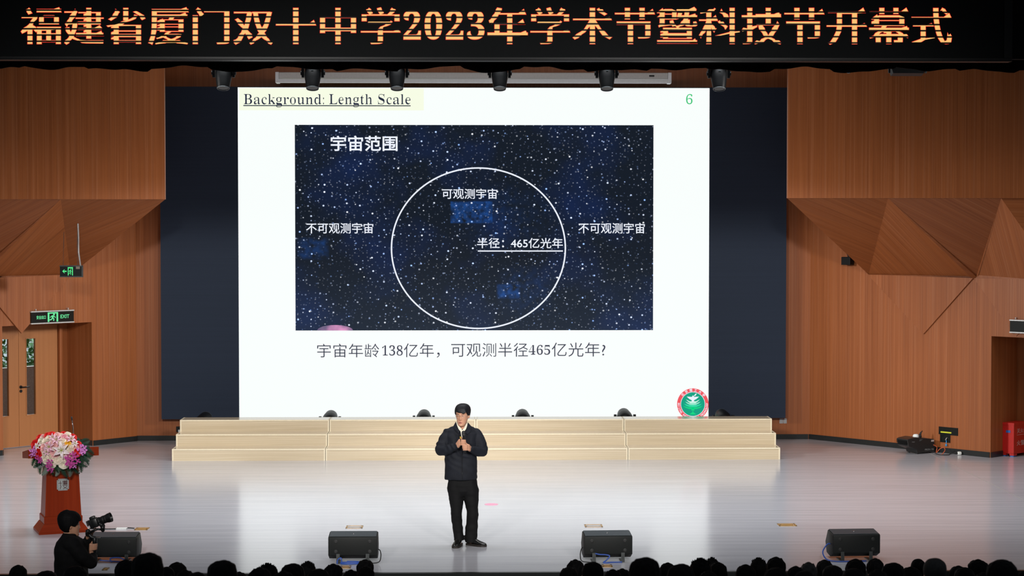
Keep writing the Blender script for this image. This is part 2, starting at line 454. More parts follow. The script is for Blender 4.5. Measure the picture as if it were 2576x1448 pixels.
def side(sign, name, A, F0, F1, F2, B0, B1, B2, P, door):
    """splayed veneer wall with a door recess, and the folded overhang above it"""
    A = Vector((A[0], A[1], 0)); d = Vector((sign * 0.670, -0.742, 0)); n = Vector((-sign * 0.742, -0.670, 0)); nb = -n
    up = Vector((0, 0, 1))
    pt = lambda u, w, z: A + d * u + nb * w + up * z
    W = lambda px, py: on_plane(px, py, A, n)
    U = lambda px, py: (W(px, py) - A).dot(d)
    u1, u2, zt = door
    u1 = U(*u1); u2 = U(*u2) if not isinstance(u2, (int, float)) else u1 + u2; zt = W(*zt).z
    # recess depth from where its rear corner shows
    rear = door_rear[name]; lo_, hi_ = 0.1, 2.0
    for _ in range(30):
        mid = (lo_ + hi_) / 2
        moved = sign * (proj(pt(u1, mid, 1.0))[0] - proj(pt(u1, 0, 1.0))[0])
        if moved < sign * (rear - proj(pt(u1, 0, 1.0))[0]): lo_ = mid
        else: hi_ = mid
    D = (lo_ + hi_) / 2
    mb = MB(); H = Z_SOF; T = 0.14; E = 7.0
    def blk(ua, ub, wa, wb, za, zb):
        mb.slab([pt(ua, wa, za), pt(ub, wa, za), pt(ub, wa, zb), pt(ua, wa, zb)], nb * (wb - wa))
    blk(-0.0, u1, 0, T, 0, H); blk(u1, u2, 0, T, zt, H); blk(u2, E, 0, T, 0, H)
    blk(u1 - 0.1, u1, T, D + 0.12, 0, zt + 0.1); blk(u2, u2 + 0.1, T, D + 0.12, 0, zt + 0.1); blk(u1, u2, T, D + 0.12, zt, zt + 0.1)
    wall = mb.build('wall_' + name, M_WALL, grain=(0, 0, 1))
    tag(wall, 'splayed brown veneer wall on the %s of the stage' % name, 'wall', kind='structure')
    # raised triangular panel on the wall
    def tri(a, b_, c, th):
        return MB().slab([a, b_, c], n * th)
    q = [W(*B0), W(*P), W(*B1)]
    t1 = tri(*q, 0.03).build('panel', M_WALL, wall, grain=(0, 0, 1), uvoff=(0.37, 0.2))
    P2 = W(P[0] + sign * 232, P[1] + 5)
    tri(W(*B1), P2, W(*B2), 0.012).build('panel', M_WALL, wall, grain=(0, 0, 1), uvoff=(0.91, 0.5))
    # overhang: front, return and folded soffit
    f0, f1, f2 = at(*F0, Y_OV), at(*F1, Y_OV), at(*F2, Y_OV)
    fz = f0.z; f1.z = fz; f2.z = fz
    f3 = Vector((A.x + sign * 3.40, Y_OV, fz)); f4 = f2 + Vector((sign * 5.0, 0, 0))
    b0, b1 = q[0], q[2]; b2 = A + d * 4.98 + up * (b1.z - 0.02)
    ret = Vector((sign * 5.8, BACK, fz))
    mb = MB()
    mb.slab([f0, f4, f4 + up * 4.2, f0 + up * 4.2], (0, 0.08, 0))
    mb.slab([f0 + Vector((0, 0.08, 0)), ret, ret + up * 4.2, f0 + Vector((0, 0.08, 4.2))], (sign * 0.06, 0, 0))
    ov = mb.build('wall_' + name + '_upper', M_WALL, grain=(0, 0, 1), uvoff=(0.2 + sign, 0.0))
    tag(ov, 'upper brown veneer wall overhanging on the %s' % name, 'wall', kind='structure')
    mb = MB(); up_ = Vector((0, 0.0, 0.05))
    s1 = b1 - d * 0.14 + up * 0.03; s2 = b1 + d * 0.05 + up * 0.05
    yb = Vector((0, 0.03, 0)); f0, f1, f2, f3 = f0 + yb, f1 + yb, f2 + yb, f3 + yb
    for t in ((f0, f1, b0), (f1, s1, b0), (f1, f2, s2), (f2, f3, b2), (f2, b2, s2 + d * 0.03), (f0, b0, ret), (f1, b1, s1)):
        mb.slab(t, up_)
    mb.slab((f1, s2 - up * 0.03, b1 - up * 0.03), up_); mb.slab((b0, s1, b1), up_)
    mb.slab((f2, s2 + d * 0.03 - up * 0.02, s2 - up * 0.02), up_)
    so = mb.build('ceiling_' + name, M_WALL, grain=nb, uvoff=(0.6, 0.1))
    tag(so, 'folded veneer underside of the %s overhang' % name, 'ceiling', kind='structure')
    # baseboard
    mb = MB()
    def bb(ua, ub, w, depth): mb.slab([pt(ua, w, 0), pt(ub, w, 0), pt(ub, w, 0.09), pt(ua, w, 0.09)], n * depth)
    bb(0, u1 - 0.012, 0, 0.012); bb(u2 + 0.012, E, 0, 0.012)
    for u in (u1, u2):
        s_ = 1 if u == u1 else -1
        mb.slab([pt(u, 0, 0), pt(u, D, 0), pt(u, D, 0.09), pt(u, 0, 0.09)], d * 0.012 * s_)
    bo = mb.build('baseboard_' + name, M_BASEB)
    tag(bo, 'black baseboard along the %s splayed wall' % name, 'baseboard', kind='structure')
    return dict(A=A, d=d, n=n, nb=nb, pt=pt, W=W, U=U, u1=u1, u2=u2, zt=zt, D=D)

door_rear = {'left': 165, 'right': 2563}
SL = side(-1, 'left', (-5.97, 33.2), (415, 501), (152, 505), (-150, 503), (178, 690), (-62, 700), (-330, 706), (52, 838),
          ((233, 1120), (8, 1143), (120, 815)))
SR = side(1, 'right', (6.0, 33.28), (1981, 498), (2235, 503), (2520, 503), (2185, 690), (2450, 699), (2720, 706), (2325, 840),
          ((2492, 1147), 2.0, (2493, 845)))
o = MB().lo(-5.97, 6.0, BACK - 0.015, BACK, 0, 0.09).build('baseboard_back', M_BASEB)
tag(o, 'black baseboard under the big screen', 'baseboard', kind='structure')

# ------------------------------------------------------------------ doors
M_IRON = pmat('handle_black', (0.01, 0.01, 0.01), 0.4, metal=0.4)
mg, ntg, bg = new_mat('door_glass')
bg.inputs['Base Color'].default_value = (0.75, 0.8, 0.78, 1); bg.inputs['Roughness'].default_value = 0.02
bg.inputs['Transmission Weight'].default_value = 1.0; bg.inputs['IOR'].default_value = 1.02
def door_set(S, name, label, u_split, panes, handle):
    pt, n, nb, d = S['pt'], S['n'], S['nb'], S['d']
    up = Vector((0, 0, 1)); root = thing(name, label, 'door', S['pt']((S['u1'] + S['u2']) / 2, S['D'], 0))
    root['kind'] = 'structure'; off = -root.location
    w0 = S['D']
    def blk(mb, ua, ub, wa, wb, za, zb): mb.slab([pt(ua, wa, za), pt(ub, wa, za), pt(ub, wa, zb), pt(ua, wa, zb)], nb * (wb - wa)); return mb
    fw = 0.16
    mb = MB(); blk(mb, S['u1'], S['u1'] + fw, w0 - 0.06, w0 + 0.12, 0, S['zt']); blk(mb, S['u2'] - fw, S['u2'], w0 - 0.06, w0 + 0.12, 0, S['zt'])
    blk(mb, S['u1'] + fw, S['u2'] - fw, w0 - 0.06, w0 + 0.12, S['zt'] - 0.06, S['zt'])
    mb.build('door_frame', M_WALL, root, grain=(0, 0, 1), loc=off)
    edges = [S['u1'] + fw + 0.004, u_split, S['u2'] - fw - 0.004]
    zt = S['zt'] - 0.065
    for k in range(2):
        a, b_ = edges[k] + 0.003, edges[k + 1] - 0.003; ga, gb, g0, g1 = panes[k]
        mb = MB(); blk(mb, a, ga, w0, w0 + 0.045, 0.012, zt); blk(mb, gb, b_, w0, w0 + 0.045, 0.012, zt)
        blk(mb, ga, gb, w0, w0 + 0.045, 0.012, g0); blk(mb, ga, gb, w0, w0 + 0.045, g1, zt)
        lf = mb.build('door_leaf', M_DOOR, root, grain=(0, 0, 1), uvoff=(k * 1.3, 0), loc=off)
        mb = MB(); t = 0.014
        blk(mb, ga - t, ga, w0 - 0.008, w0, g0 - t, g1 + t); blk(mb, gb, gb + t, w0 - 0.008, w0, g0 - t, g1 + t)
        blk(mb, ga, gb, w0 - 0.008, w0, g0 - t, g0); blk(mb, ga, gb, w0 - 0.008, w0, g1, g1 + t)
        mb.build('glazing_bead', M_DOOR, lf, grain=(0, 0, 1))
        mb = MB(); blk(mb, ga, gb, w0 + 0.02, w0 + 0.026, g0, g1); mb.build('glass_pane', mg, lf)
        if k == handle[0]:
            hu, hz = handle[1]; c = pt(hu, w0, hz); mb = MB()
            mb.cyl(c, c + n * 0.012, 0.028, seg=20); mb.cyl(c - up * 0.07, c - up * 0.07 + n * 0.012, 0.026, seg=20)
            mb.cyl(c, c + n * 0.06, 0.01, seg=10); mb.chain([(c + n * 0.055, 0.011), (c + n * 0.055 - d * 0.14, 0.009)], 10)
            mb.cyl(c - up * 0.07 + n * 0.01, c - up * 0.07 + n * 0.016, 0.008, seg=10)
            h = mb.build('door_handle', M_IRON, lf, smooth=40)
            h['label'] = 'black lever handle with round plates'
    return root
Wd = lambda S, px, py: on_plane(px, py, S['pt'](0, S['D'], 0), S['n'])
Ud = lambda S, px, py: (Wd(S, px, py) - S['A']).dot(S['d'])
us = Ud(SL, 47.5, 1000)
door_set(SL, 'door_1', 'double wooden door with narrow glass strips in the left recess', us,
         [(Ud(SL, 89, 950), Ud(SL, 66.5, 950), Wd(SL, 78, 1042).z, Wd(SL, 78, 851).z),
          (Ud(SL, 21.5, 950), Ud(SL, 0.5, 950), Wd(SL, 10, 1047).z, Wd(SL, 10, 853).z)],
         (0, (Ud(SL, 52, 973), Wd(SL, 52, 973).z)))
ur = (SR['u1'] + SR['u2']) / 2
door_set(SR, 'door_2', 'wooden door at the rear of the right recess', ur,
         [(ur - 0.35, ur - 0.2, 0.7, 2.0), (ur + 0.2, ur + 0.35, 0.7, 2.0)], (0, (ur - 0.06, 1.02)))
# terrace beyond the left door: low wall, hedge, pale building
ter = lambda u, w, z: SL['pt'](u, SL['D'] + w, z)
mb = MB().slab([ter(-9, 0.2, -0.1), ter(6, 0.2, -0.1), ter(6, 7, -0.1), ter(-9, 7, -0.1)], (0, 0, 0.09))
tag(mb.build('floor.002', pmat('terrace_paving', (0.3, 0.3, 0.29), 0.8)), 'grey terrace floor outside the left door', 'floor', kind='structure')
mb = MB().slab([ter(-5, 1.5, 0), ter(6, 1.5, 0), ter(6, 1.5, 1.25), ter(-5, 1.5, 1.25)], SL['nb'] * 0.15)
tag(mb.build('wall_terrace', pmat('terrace_render', (0.42, 0.40, 0.37), 0.8)), 'low grey parapet outside the left door', 'wall', kind='structure')
mb = MB().slab([ter(-9, 5.0, 0), ter(6, 5.0, 0), ter(6, 5.0, 5), ter(-9, 5.0, 5)], SL['nb'] * 0.15)
tag(mb.build('wall_terrace_far', pmat('pale_cladding', (0.75, 0.8, 0.84), 0.7, scale=2, stretch=(6, 6, 0.2))), 'pale facade outside the left door', 'wall', kind='structure')
M_LEAF = pmat('hedge_leaf', (0.05, 0.16, 0.03), 0.6, var=0.5, scale=8)
mb = MB()
for i in range(1800):
    c = ter(random.uniform(-3.2, 2.2), random.uniform(1.9, 2.5), random.uniform(1.05, 1.75)); r = random.uniform(0.03, 0.06)
    a = Vector((random.gauss(0, 1), random.gauss(0, 1), random.gauss(0, 1))).normalized(); bq = a.orthogonal().normalized()
    mb.poly([c + a * r * 1.5, c + bq * r * 0.6, c - a * r * 1.5, c - bq * r * 0.6])
tag(mb.build('hedge', M_LEAF), 'green hedge seen through the glass of the left door', 'hedge', kind='stuff')

# ------------------------------------------------------------------ big screen
YS = 33.0
scr = thing('led_screen', 'huge lit stage screen showing a white slide with a starry picture', 'screen', (0, YS, at(1190, 1054, YS).z))
off = -scr.location
a, c = at(406.5, 1054, YS), at(1980, 220, YS)
M_OFF = pmat('unlit_led_modules', (0.020, 0.029, 0.049), 0.6, var=0.05, scale=3, stretch=(0.1, 1, 12), spec=0.12)
o = MB().lo(a.x, c.x, YS, BACK, a.z, c.z).build('panel', M_OFF, scr, loc=off)
o['label'] = 'dark navy unlit screen area on both sides of the slide'
def rect(name, box, Y, mat, parent, **k):
    p, q = at(box[0], box[3], Y), at(box[2], box[1], Y)
    return MB().poly([(p.x, Y, p.z), (q.x, Y, p.z), (q.x, Y, q.z), (p.x, Y, q.z)]).build(name, mat, parent, **k)
slide = rect('slide', (602, 221.5, 1785, 1055), YS - 0.004, emat('slide_white', (0.945, 0.992, 0.978), 1.0), scr, loc=off)
slide['label'] = 'white projected slide'
rect('title_highlight', (602, 222, 1066, 277), YS - 0.007, emat('slide_cream', (0.945, 0.995, 0.80), 0.98), slide)
E_NAVY = emat('slide_navy', (0.012, 0.018, 0.045), 1.0)
E_INK = emat('slide_ink', (0.035, 0.038, 0.07), 1.0)
E_GREEN = emat('slide_green', (0.03, 0.55, 0.17), 1.0)
E_WHITE = emat('slide_text_white', (0.86, 0.90, 1.0), 1.0)
E_RED = emat('slide_red', (0.86, 0.09, 0.11), 1.0)
YT = YS - 0.010
for wd, bx in (('Background:', (613, 236.8, 815, 269.6)), ('Length', (828, 236.8, 936.5, 269.6)), ('Scale', (950.5, 236.5, 1033, 262.5))):
    lettering('title_lettering', serif_ch(wd), bx, YT, E_NAVY, slide, dx=-0.028, dy=0.002)
rect('title_underline', (612, 264.8, 1033, 266.6), YT, E_NAVY, slide)
lettering('page_number', serif_ch('6'), (1726, 236.5, 1742, 262), YT, E_GREEN, slide, dx=-0.028)

# the starry picture: display content made of noise and cells
ms, nt, b = new_mat('starry_picture'); L = nt.links.new
b.inputs['Base Color'].default_value = (0.002, 0.002, 0.002, 1); b.inputs['Specular IOR Level'].default_value = 0.03; b.inputs['Roughness'].default_value = 0.6
tc = nt.nodes.new('ShaderNodeTexCoord'); sx = nt.nodes.new('ShaderNodeSeparateXYZ'); L(tc.outputs['Object'], sx.inputs[0])
cb = nt.nodes.new('ShaderNodeCombineXYZ'); L(sx.outputs['X'], cb.inputs['X']); L(sx.outputs['Z'], cb.inputs['Y'])
def mth(op, a_, b_=None, c_=None, clamp=False):
    n = nt.nodes.new('ShaderNodeMath'); n.operation = op; n.use_clamp = clamp
    for i, v in enumerate((a_, b_, c_)):
        if v is None: continue
        if isinstance(v, (int, float)): n.inputs[i].default_value = v
        else: L(v, n.inputs[i])
    return n.outputs[0]
def vscale(col_socket, fac):
    n = nt.nodes.new('ShaderNodeVectorMath'); n.operation = 'SCALE'
    if isinstance(col_socket, tuple): n.inputs[0].default_value = col_socket
    else: L(col_socket, n.inputs[0])
    L(fac, n.inputs['Scale']); return n.outputs[0]
def vadd(a_, b_):
    n = nt.nodes.new('ShaderNodeVectorMath'); n.operation = 'ADD'
    for i, v in enumerate((a_, b_)):
        if isinstance(v, tuple): n.inputs[i].default_value = v
        else: L(v, n.inputs[i])
    return n.outputs[0]
def boxmask(px0, py0, px1, py1, soft=0.06):
    p, q = at(px0, py1, YS), at(px1, py0, YS)
    s = []
    for sock, lo_, hi_ in ((sx.outputs['X'], p.x, q.x), (sx.outputs['Z'], p.z, q.z)):
        s.append(mth('MULTIPLY', mth('SUBTRACT', sock, lo_), 1 / soft, clamp=True)); s.append(mth('MULTIPLY', mth('SUBTRACT', hi_, sock), 1 / soft, clamp=True))
    return mth('MULTIPLY', mth('MULTIPLY', s[0], s[1]), mth('MULTIPLY', s[2], s[3]))
nz = nt.nodes.new('ShaderNodeTexNoise'); nz.inputs['Scale'].default_value = 0.75; nz.inputs['Detail'].default_value = 3; L(cb.outputs[0], nz.inputs['Vector'])
neb = mth('MULTIPLY', mth('SUBTRACT', nz.outputs['Fac'], 0.47), 4.0, clamp=True)
total = vadd((0.0075, 0.012, 0.021), vscale((0.0, 0.006, 0.045), neb))
zlow = mth('MULTIPLY', mth('SUBTRACT', at(1190, 640, YS).z, sx.outputs['Z']), 0.7, clamp=True)
total = vadd(total, vscale((0.010, 0.014, 0.022), zlow))
nz2 = nt.nodes.new('ShaderNodeTexNoise'); nz2.inputs['Scale'].default_value = 9; nz2.inputs['Detail'].default_value = 6; L(cb.outputs[0], nz2.inputs['Vector'])
patch = mth('ADD', mth('ADD', mth('MULTIPLY', boxmask(1132, 505, 1240, 562, 0.02), 1.0), boxmask(1248, 712, 1310, 752, 0.05)),
            mth('ADD', mth('MULTIPLY', boxmask(745, 595, 830, 655, 0.1), 0.5), mth('ADD', mth('MULTIPLY', boxmask(1132, 455, 1400, 640, 0.9), 0.35), mth('MULTIPLY', boxmask(1249, 660, 1400, 800, 0.3), 0.2))))
total = vadd(total, vscale((0.005, 0.055, 0.24), mth('MULTIPLY', patch, mth('MULTIPLY', mth('SUBTRACT', nz2.outputs['Fac'], 0.33, clamp=True), 2.6))))
for scale, rad, gain, power, seed in ((4.6, 0.10, 2.4, 2.6, 0), (7.6, 0.12, 1.5, 4.0, 31), (13.0, 0.20, 0.30, 2.6, 57)):
    mp = nt.nodes.new('ShaderNodeMapping'); mp.inputs['Location'].default_value = (seed, seed * 0.37, 0); mp.inputs['Scale'].default_value = (1, 1.12, 1)
    L(cb.outputs[0], mp.inputs['Vector'])
    vo = nt.nodes.new('ShaderNodeTexVoronoi'); vo.voronoi_dimensions = '2D'; vo.inputs['Scale'].default_value = scale; L(mp.outputs[0], vo.inputs['Vector'])
    cs = nt.nodes.new('ShaderNodeSeparateColor'); L(vo.outputs['Color'], cs.inputs[0])
    glow = mth('POWER', mth('SUBTRACT', 1.0, mth('MULTIPLY', vo.outputs['Distance'], 1 / rad), clamp=True), 1.3)
    inten = mth('MULTIPLY', glow, mth('MULTIPLY', mth('POWER', cs.outputs[0], power), gain * 1.5))
    boost = mth('ADD', 0.75, mth('MULTIPLY', neb, 0.6))
    mixc = nt.nodes.new('ShaderNodeMixRGB'); mixc.inputs[1].default_value = (0.28, 0.48, 1.0, 1); mixc.inputs[2].default_value = (0.95, 0.97, 1.0, 1)
    L(cs.outputs[1], mixc.inputs[0])
    total = vadd(total, vscale(mixc.outputs[0], mth('MULTIPLY', inten, boost)))
L(total, b.inputs['Emission Color']); b.inputs['Emission Strength'].default_value = 1.0
pic = rect('star_picture', (743.5, 314.8, 1644, 831), YS - 0.007, ms, slide)
pic['label'] = 'dark blue starry sky picture on the slide'
# pink dome at the bottom edge of the picture
mp_, ntp, bpk = new_mat('pink_dome')
bpk.inputs['Base Color'].default_value = (0.01, 0.01, 0.01, 1)
tcp = ntp.nodes.new('ShaderNodeTexCoord'); np_ = ntp.nodes.new('ShaderNodeTexNoise'); np_.inputs['Scale'].default_value = 3.5
rpp = ntp.nodes.new('ShaderNodeValToRGB'); rpp.color_ramp.elements[0].position = 0.35; rpp.color_ramp.elements[0].color = (0.12, 0.08, 0.2, 1)
rpp.color_ramp.elements[1].position = 0.65; rpp.color_ramp.elements[1].color = (0.8, 0.3, 0.6, 1)
ntp.links.new(tcp.outputs['Object'], np_.inputs['Vector']); ntp.links.new(np_.outputs['Fac'], rpp.inputs[0]); ntp.links.new(rpp.outputs[0], bpk.inputs['Emission Color']); bpk.inputs['Emission Strength'].default_value = 0.9
pts = [at(798 + 45 * (1 - math.cos(PI * k / 16)), 831 - 14 * math.sin(PI * k / 16), YT) for k in range(17)]
MB().poly([(p.x, YT, p.z) for p in pts][::-1]).build('pink_dome', mp_, slide)
def ring_band(name, cx, cy, rx, ry, th, Y, mat, parent, a0=0, a1=2 * PI, seg=128):
    mb = MB(); out = []
    for k in range(seg + 1):
        a_ = a0 + (a1 - a0) * k / seg
        p = at(cx + rx * math.cos(a_), cy - ry * math.sin(a_), Y); q = at(cx + (rx - th) * math.cos(a_), cy - (ry - th) * math.sin(a_), Y)
        out.append((mb.bm.verts.new((p.x, Y, p.z)), mb.bm.verts.new((q.x, Y, q.z))))
    for (p, q), (r, s) in zip(out, out[1:]): mb.bm.faces.new((p, q, s, r))
    bmesh.ops.recalc_face_normals(mb.bm, faces=mb.bm.faces)
    return mb.build(name, mat, parent)
ring_band('white_circle', 1203.5, 624, 220.5, 203.5, 3.6, YT, E_WHITE, slide)
T = lambda s, box, d=0.012: lettering('picture_lettering', s, box, YT, E_WHITE, slide, dx=d, dy=d)
T('宇宙范围', (832, 341, 1000, 380), 0.016)
T('可观测宇宙', (1112, 474, 1251, 500), 0.008)
T('不可观测宇宙', (770, 560, 939, 587), 0.008)
T('不可观测宇宙', (1455, 560, 1622, 587), 0.008)
T('半径：', (1200, 598, 1268, 624), 0.008)
T('465亿光年', (1285, 598, 1416, 624), 0.008)
rect('radius_line', (1202, 629.5, 1416, 632.5), YT, E_WHITE, slide)
# caption: mixed sans characters and serif digits, placed run by run
def cap(s, box, d=-0.004): lettering('caption_lettering', s, box, YT, E_INK, slide, dx=d, dy=d)
cap('宇宙年龄', (798, 864, 954, 898.5)); lettering('caption_lettering', serif_ch('138'), (961, 868, 1013, 894), YT, E_INK, slide, dx=-0.021)
cap('亿年，', (1016, 863, 1106, 899)); cap('可观测半径', (1135, 862, 1328, 897))
lettering('caption_lettering', serif_ch('465'), (1330, 867, 1384, 892), YT, E_INK, slide, dx=-0.018)
cap('亿光年?', (1388, 861, 1523, 896.5))
# round emblem
ecx, ecy, er = 1743, 1016, 39.7
def disc(name, r, Y, mat, parent):
    mb = MB(); P_ = [at(ecx + r * math.cos(2 * PI * k / 64), ecy + r * math.sin(2 * PI * k / 64), Y) for k in range(64)]
    return mb.poly([(p.x, Y, p.z) for p in P_][::-1]).build(name, mat, parent)
emb = disc('emblem', er, YS - 0.008, E_RED, scr); emb.location = off
emb['label'] = 'red and green round emblem at the bottom right of the slide'
ring_band('emblem_ring', ecx, ecy, 31, 31, 1.2, YS - 0.012, E_WHITE, emb)
disc('emblem_field', 30, YS - 0.011, emat('emblem_green', (0.0, 0.36, 0.22), 1.0), emb)
def epoly(name, pts, mat, Y=YS - 0.014):
    P_ = [at(ecx + x, ecy - y, Y) for x, y in pts]
    MB().poly([(p.x, Y, p.z) for p in P_]).build(name, mat, emb)
tree_cols = [(0.60, 0.90, 0.78), (0.30, 0.80, 0.60), (0.03, 0.72, 0.38), (0.0, 0.66, 0.22)]
for k, (y, w, h) in enumerate(((9.5, 17.5, 7.0), (4.0, 19.5, 6.0), (-1.5, 22.5, 5.5), (-7.0, 24.5, 5.5))):
    E = emat('emblem_tier_%s' % 'pale light mid deep'.split()[k], tree_cols[k], 1.0)
    for sg in (1, -1):
        p = [(0, y - h), (0, y - h + 5.2), (sg * w * 0.45, y - h + 4.6), (sg * w, y + 2.5), (sg * w * 0.75, y - 2.2), (sg * w * 0.4, y - h + 0.4)]
        epoly('emblem_leaf', p if sg < 0 else p[::-1], E)
epoly('emblem_trunk', [(-4, -16), (4, -16), (3, -8), (-3, -8)], emat('emblem_tier_deep', tree_cols[3]))
epoly('emblem_trunk', [(-9, -26), (9, -26), (1.2, -20), (0.8, -16.2), (-0.8, -16.2), (-1.2, -20)], emat('emblem_tier_deep', tree_cols[3]))
epoly('emblem_dove', [(-2.3, 6.5), (2.3, 6.5), (3, 10), (9, 13), (15.5, 19), (3, 18.2), (1.6, 21.5), (-1, 21.5), (-2, 18.2), (-15.5, 19), (-9, 13), (-3, 10)], E_WHITE, YS - 0.016)
epoly('emblem_sprig', [(2.5, 20.5), (5, 20), (8.5, 23.5), (9.5, 27), (6, 25.5)], E_WHITE, YS - 0.016)
mb = MB()
def arc_text(chars, a0, a1, rad, h, inward, dx):
    N = len(chars)
    for k, ch in enumerate(chars):
        if ch == ' ': continue
        g = glyph_bm(ch, dx, dx); a_ = math.radians(a0 + (a1 - a0) * k / (N - 1))
        xs = [v.co.x for v in g.verts]; xc = (min(xs) + max(xs)) / 2
        for v in g.verts:
            lx, ly = (v.co.x - xc) * h, (v.co.y - 0.36) * h
            ur_ = (math.cos(a_), math.sin(a_)); 
            if inward: upv = (-ur_[0], -ur_[1])
            else: upv = ur_
            rt = (upv[1], -upv[0])
            p = at(ecx + ur_[0] * rad + rt[0] * lx + upv[0] * ly, ecy - (ur_[1] * rad + rt[1] * lx + upv[1] * ly), YS - 0.012)
            v.co = (p.x, YS - 0.012, p.z)
        g.normal_update()
        for f in g.faces:
            if f.normal.y > 0: f.normal_flip()
        mb.merge(g)
arc_text('北京理工大学', 137, 40, 35.3, 7.6, False, 0.02)
mb.build('emblem_lettering', E_WHITE, emb)
eng = 'BEIJING INSTITUTE OF TECHNOLOGY'; st = (362 - 178) / (len(eng) - 1)
for i0, i1 in ((0, 7), (8, 17), (18, 20), (21, 31)):
    mb = MB(); arc_text(eng[i0:i1], 178 + st * i0, 178 + st * (i1 - 1), 35.3, 6.6, True, 0.02)
    mb.build('emblem_lettering', E_WHITE, emb)

# ------------------------------------------------------------------ banner over the stage
YB = 20.34
ban = thing('led_banner', 'long black display banner with glowing orange-red characters over the stage', 'banner', (0, YB, at(1288, 150, YB).z))
off = -ban.location
a, c = at(-140, 141, YB), at(2526, -26, YB)
MB().lo(a.x, c.x, YB, YB + 0.12, a.z, c.z).build('panel', pmat('banner_black', (0.0025, 0.003, 0.0033), 0.7, spec=0.06), ban, loc=off)
M_RAIL = pmat('banner_rail', (0.003, 0.0032, 0.0035), 0.4, spec=0.1)
e = at(2545, 151, YB)
mb = MB(); mb.lo(a.x, e.x, YB - 0.03, YB + 0.14, at(0, 150.5, YB).z, at(0, 147.5, YB).z, 0.004).lo(a.x, e.x, YB - 0.015, YB + 0.14, at(0, 147, YB).z, at(0, 142, YB).z)
mb.lo(c.x, e.x, YB - 0.02, YB + 0.12, a.z, c.z)
mb.build('frame', M_RAIL, ban, loc=off)
ROWP = 15.65 * (at(0, 100, YB).z - at(0, 101, YB).z); ROW0 = at(0, 23.2, YB).z
def led_mat(name, col, strength):
    m, nt, b = new_mat(name); L = nt.links.new
    b.inputs['Base Color'].default_value = (0.008, 0.008, 0.009, 1); b.inputs['Roughness'].default_value = 0.6; b.inputs['Specular IOR Level'].default_value = 0.1
    tc = nt.nodes.new('ShaderNodeTexCoord'); s = nt.nodes.new('ShaderNodeSeparateXYZ'); L(tc.outputs['Object'], s.inputs[0])
    def mt(op, x, y):
        n = nt.nodes.new('ShaderNodeMath'); n.operation = op
        if isinstance(x, (int, float)): n.inputs[0].default_value = x
        else: L(x, n.inputs[0])
        n.inputs[1].default_value = y; return n.outputs[0]
    fr = mt('FRACT', mt('DIVIDE', mt('SUBTRACT', ROW0, 0.0), 1.0), 0)  # constant base
    d = nt.nodes.new('ShaderNodeMath'); d.operation = 'SUBTRACT'; d.inputs[0].default_value = ROW0 + 20 * ROWP; L(s.outputs['Z'], d.inputs[1])
    f = mt('FRACT', mt('DIVIDE', d.outputs[0], ROWP), 0)
    on = mt('GREATER_THAN', f, 0.275)
    st = mt('MULTIPLY', mt('ADD', on, 0.012), strength)
    b.inputs['Emission Color'].default_value = col + (1,); L(st, b.inputs['Emission Strength'])
    return m
BT = '福建省厦门双十中学2023年学术节暨科技节开幕式'
pxm = at(1, 60, YB).x - at(0, 60, YB).x
def banner_text(name, grow, Y, mat, label):
    mb = MB(); px = 51.0
    for ch in BT:
        dig = ch.isdigit()
        g = glyph_bm(serif_ch(ch) if dig else ch, dx=0.018 if not dig else 0.0, dy=-0.017 if not dig else 0.004, serif=0 if dig else 0.07)
        xs = [v.co.x for v in g.verts]; ys = [v.co.y for v in g.verts]
        if dig:
            x0, x1, y0, y1 = min(xs), max(xs), min(ys), max(ys)
            f = lambda v: (px + 5 + (v.x - x0) / (x1 - x0) * 43, 99 - (v.y - y0) / (y1 - y0) * 72)
        else: f = lambda v: (px + v.x * 106.6, 110 - (v.y + 0.085) * 100)
        for v in g.verts:
            X, Yp = f(v.co); dd = (Yp - 23.2) / 15.65
            if not dig:
                fr_ = dd - math.floor(dd)
                Yp = 23.2 + 15.65 * (math.floor(dd) + (1.275 if fr_ > 0.87 else 0.0 if fr_ < 0.13 else 0.275 + fr_ * 0.725))
            v.co = (X, -Yp, 0)
        if grow: offset_bm(g, grow, grow)
        for v in g.verts: p = at(v.co.x, -v.co.y, Y); v.co = (p.x, Y, p.z)
        g.normal_update()
        for fc in g.faces:
            if fc.normal.y > 0: fc.normal_flip()
        mb.merge(g); px += 53.3 if dig else 106.6
    o = mb.build(name, mat, ban, loc=off); o['label'] = label
banner_text('lettering_edge', 1.1, YB - 0.004, led_mat('banner_red', (1.0, 0.04, 0.025), 0.95), 'red rim of the glowing characters')
banner_text('lettering', 0.0, YB - 0.007, led_mat('banner_amber', (1.0, 0.53, 0.17), 1.0), 'glowing amber Chinese characters and digits')

# valance curtain behind the banner
mb = MB(); YV = 22.0; rows = []
N = 420; x0, x1 = -10.5, 10.5
for k in range(N + 1):
    x = x0 + (x1 - x0) * k / N
    y = YV + 0.05 * math.sin(x * 19) + 0.03 * math.sin(x * 7.3 + 1)
    drop = 0.018 * math.sin(x * 6.1) + 0.02 * noise.noise(Vector((x * 3.1, 0, 0))) + 0.014 * (1 if math.sin(x * 4.3 + 0.6) > 0 else -1)
    zb = at(1288, 174, YV).z - drop
    rows.append([(x, y, zb), (x, y, zb + 1.2), (x, y + 0.03, zb + 1.2), (x, y + 0.03, zb)])
mb.rings(rows)
tag(mb.build('valance_curtain', M_MAROON, smooth=50), 'black-red pleated valance curtain hanging behind the banner', 'curtain')

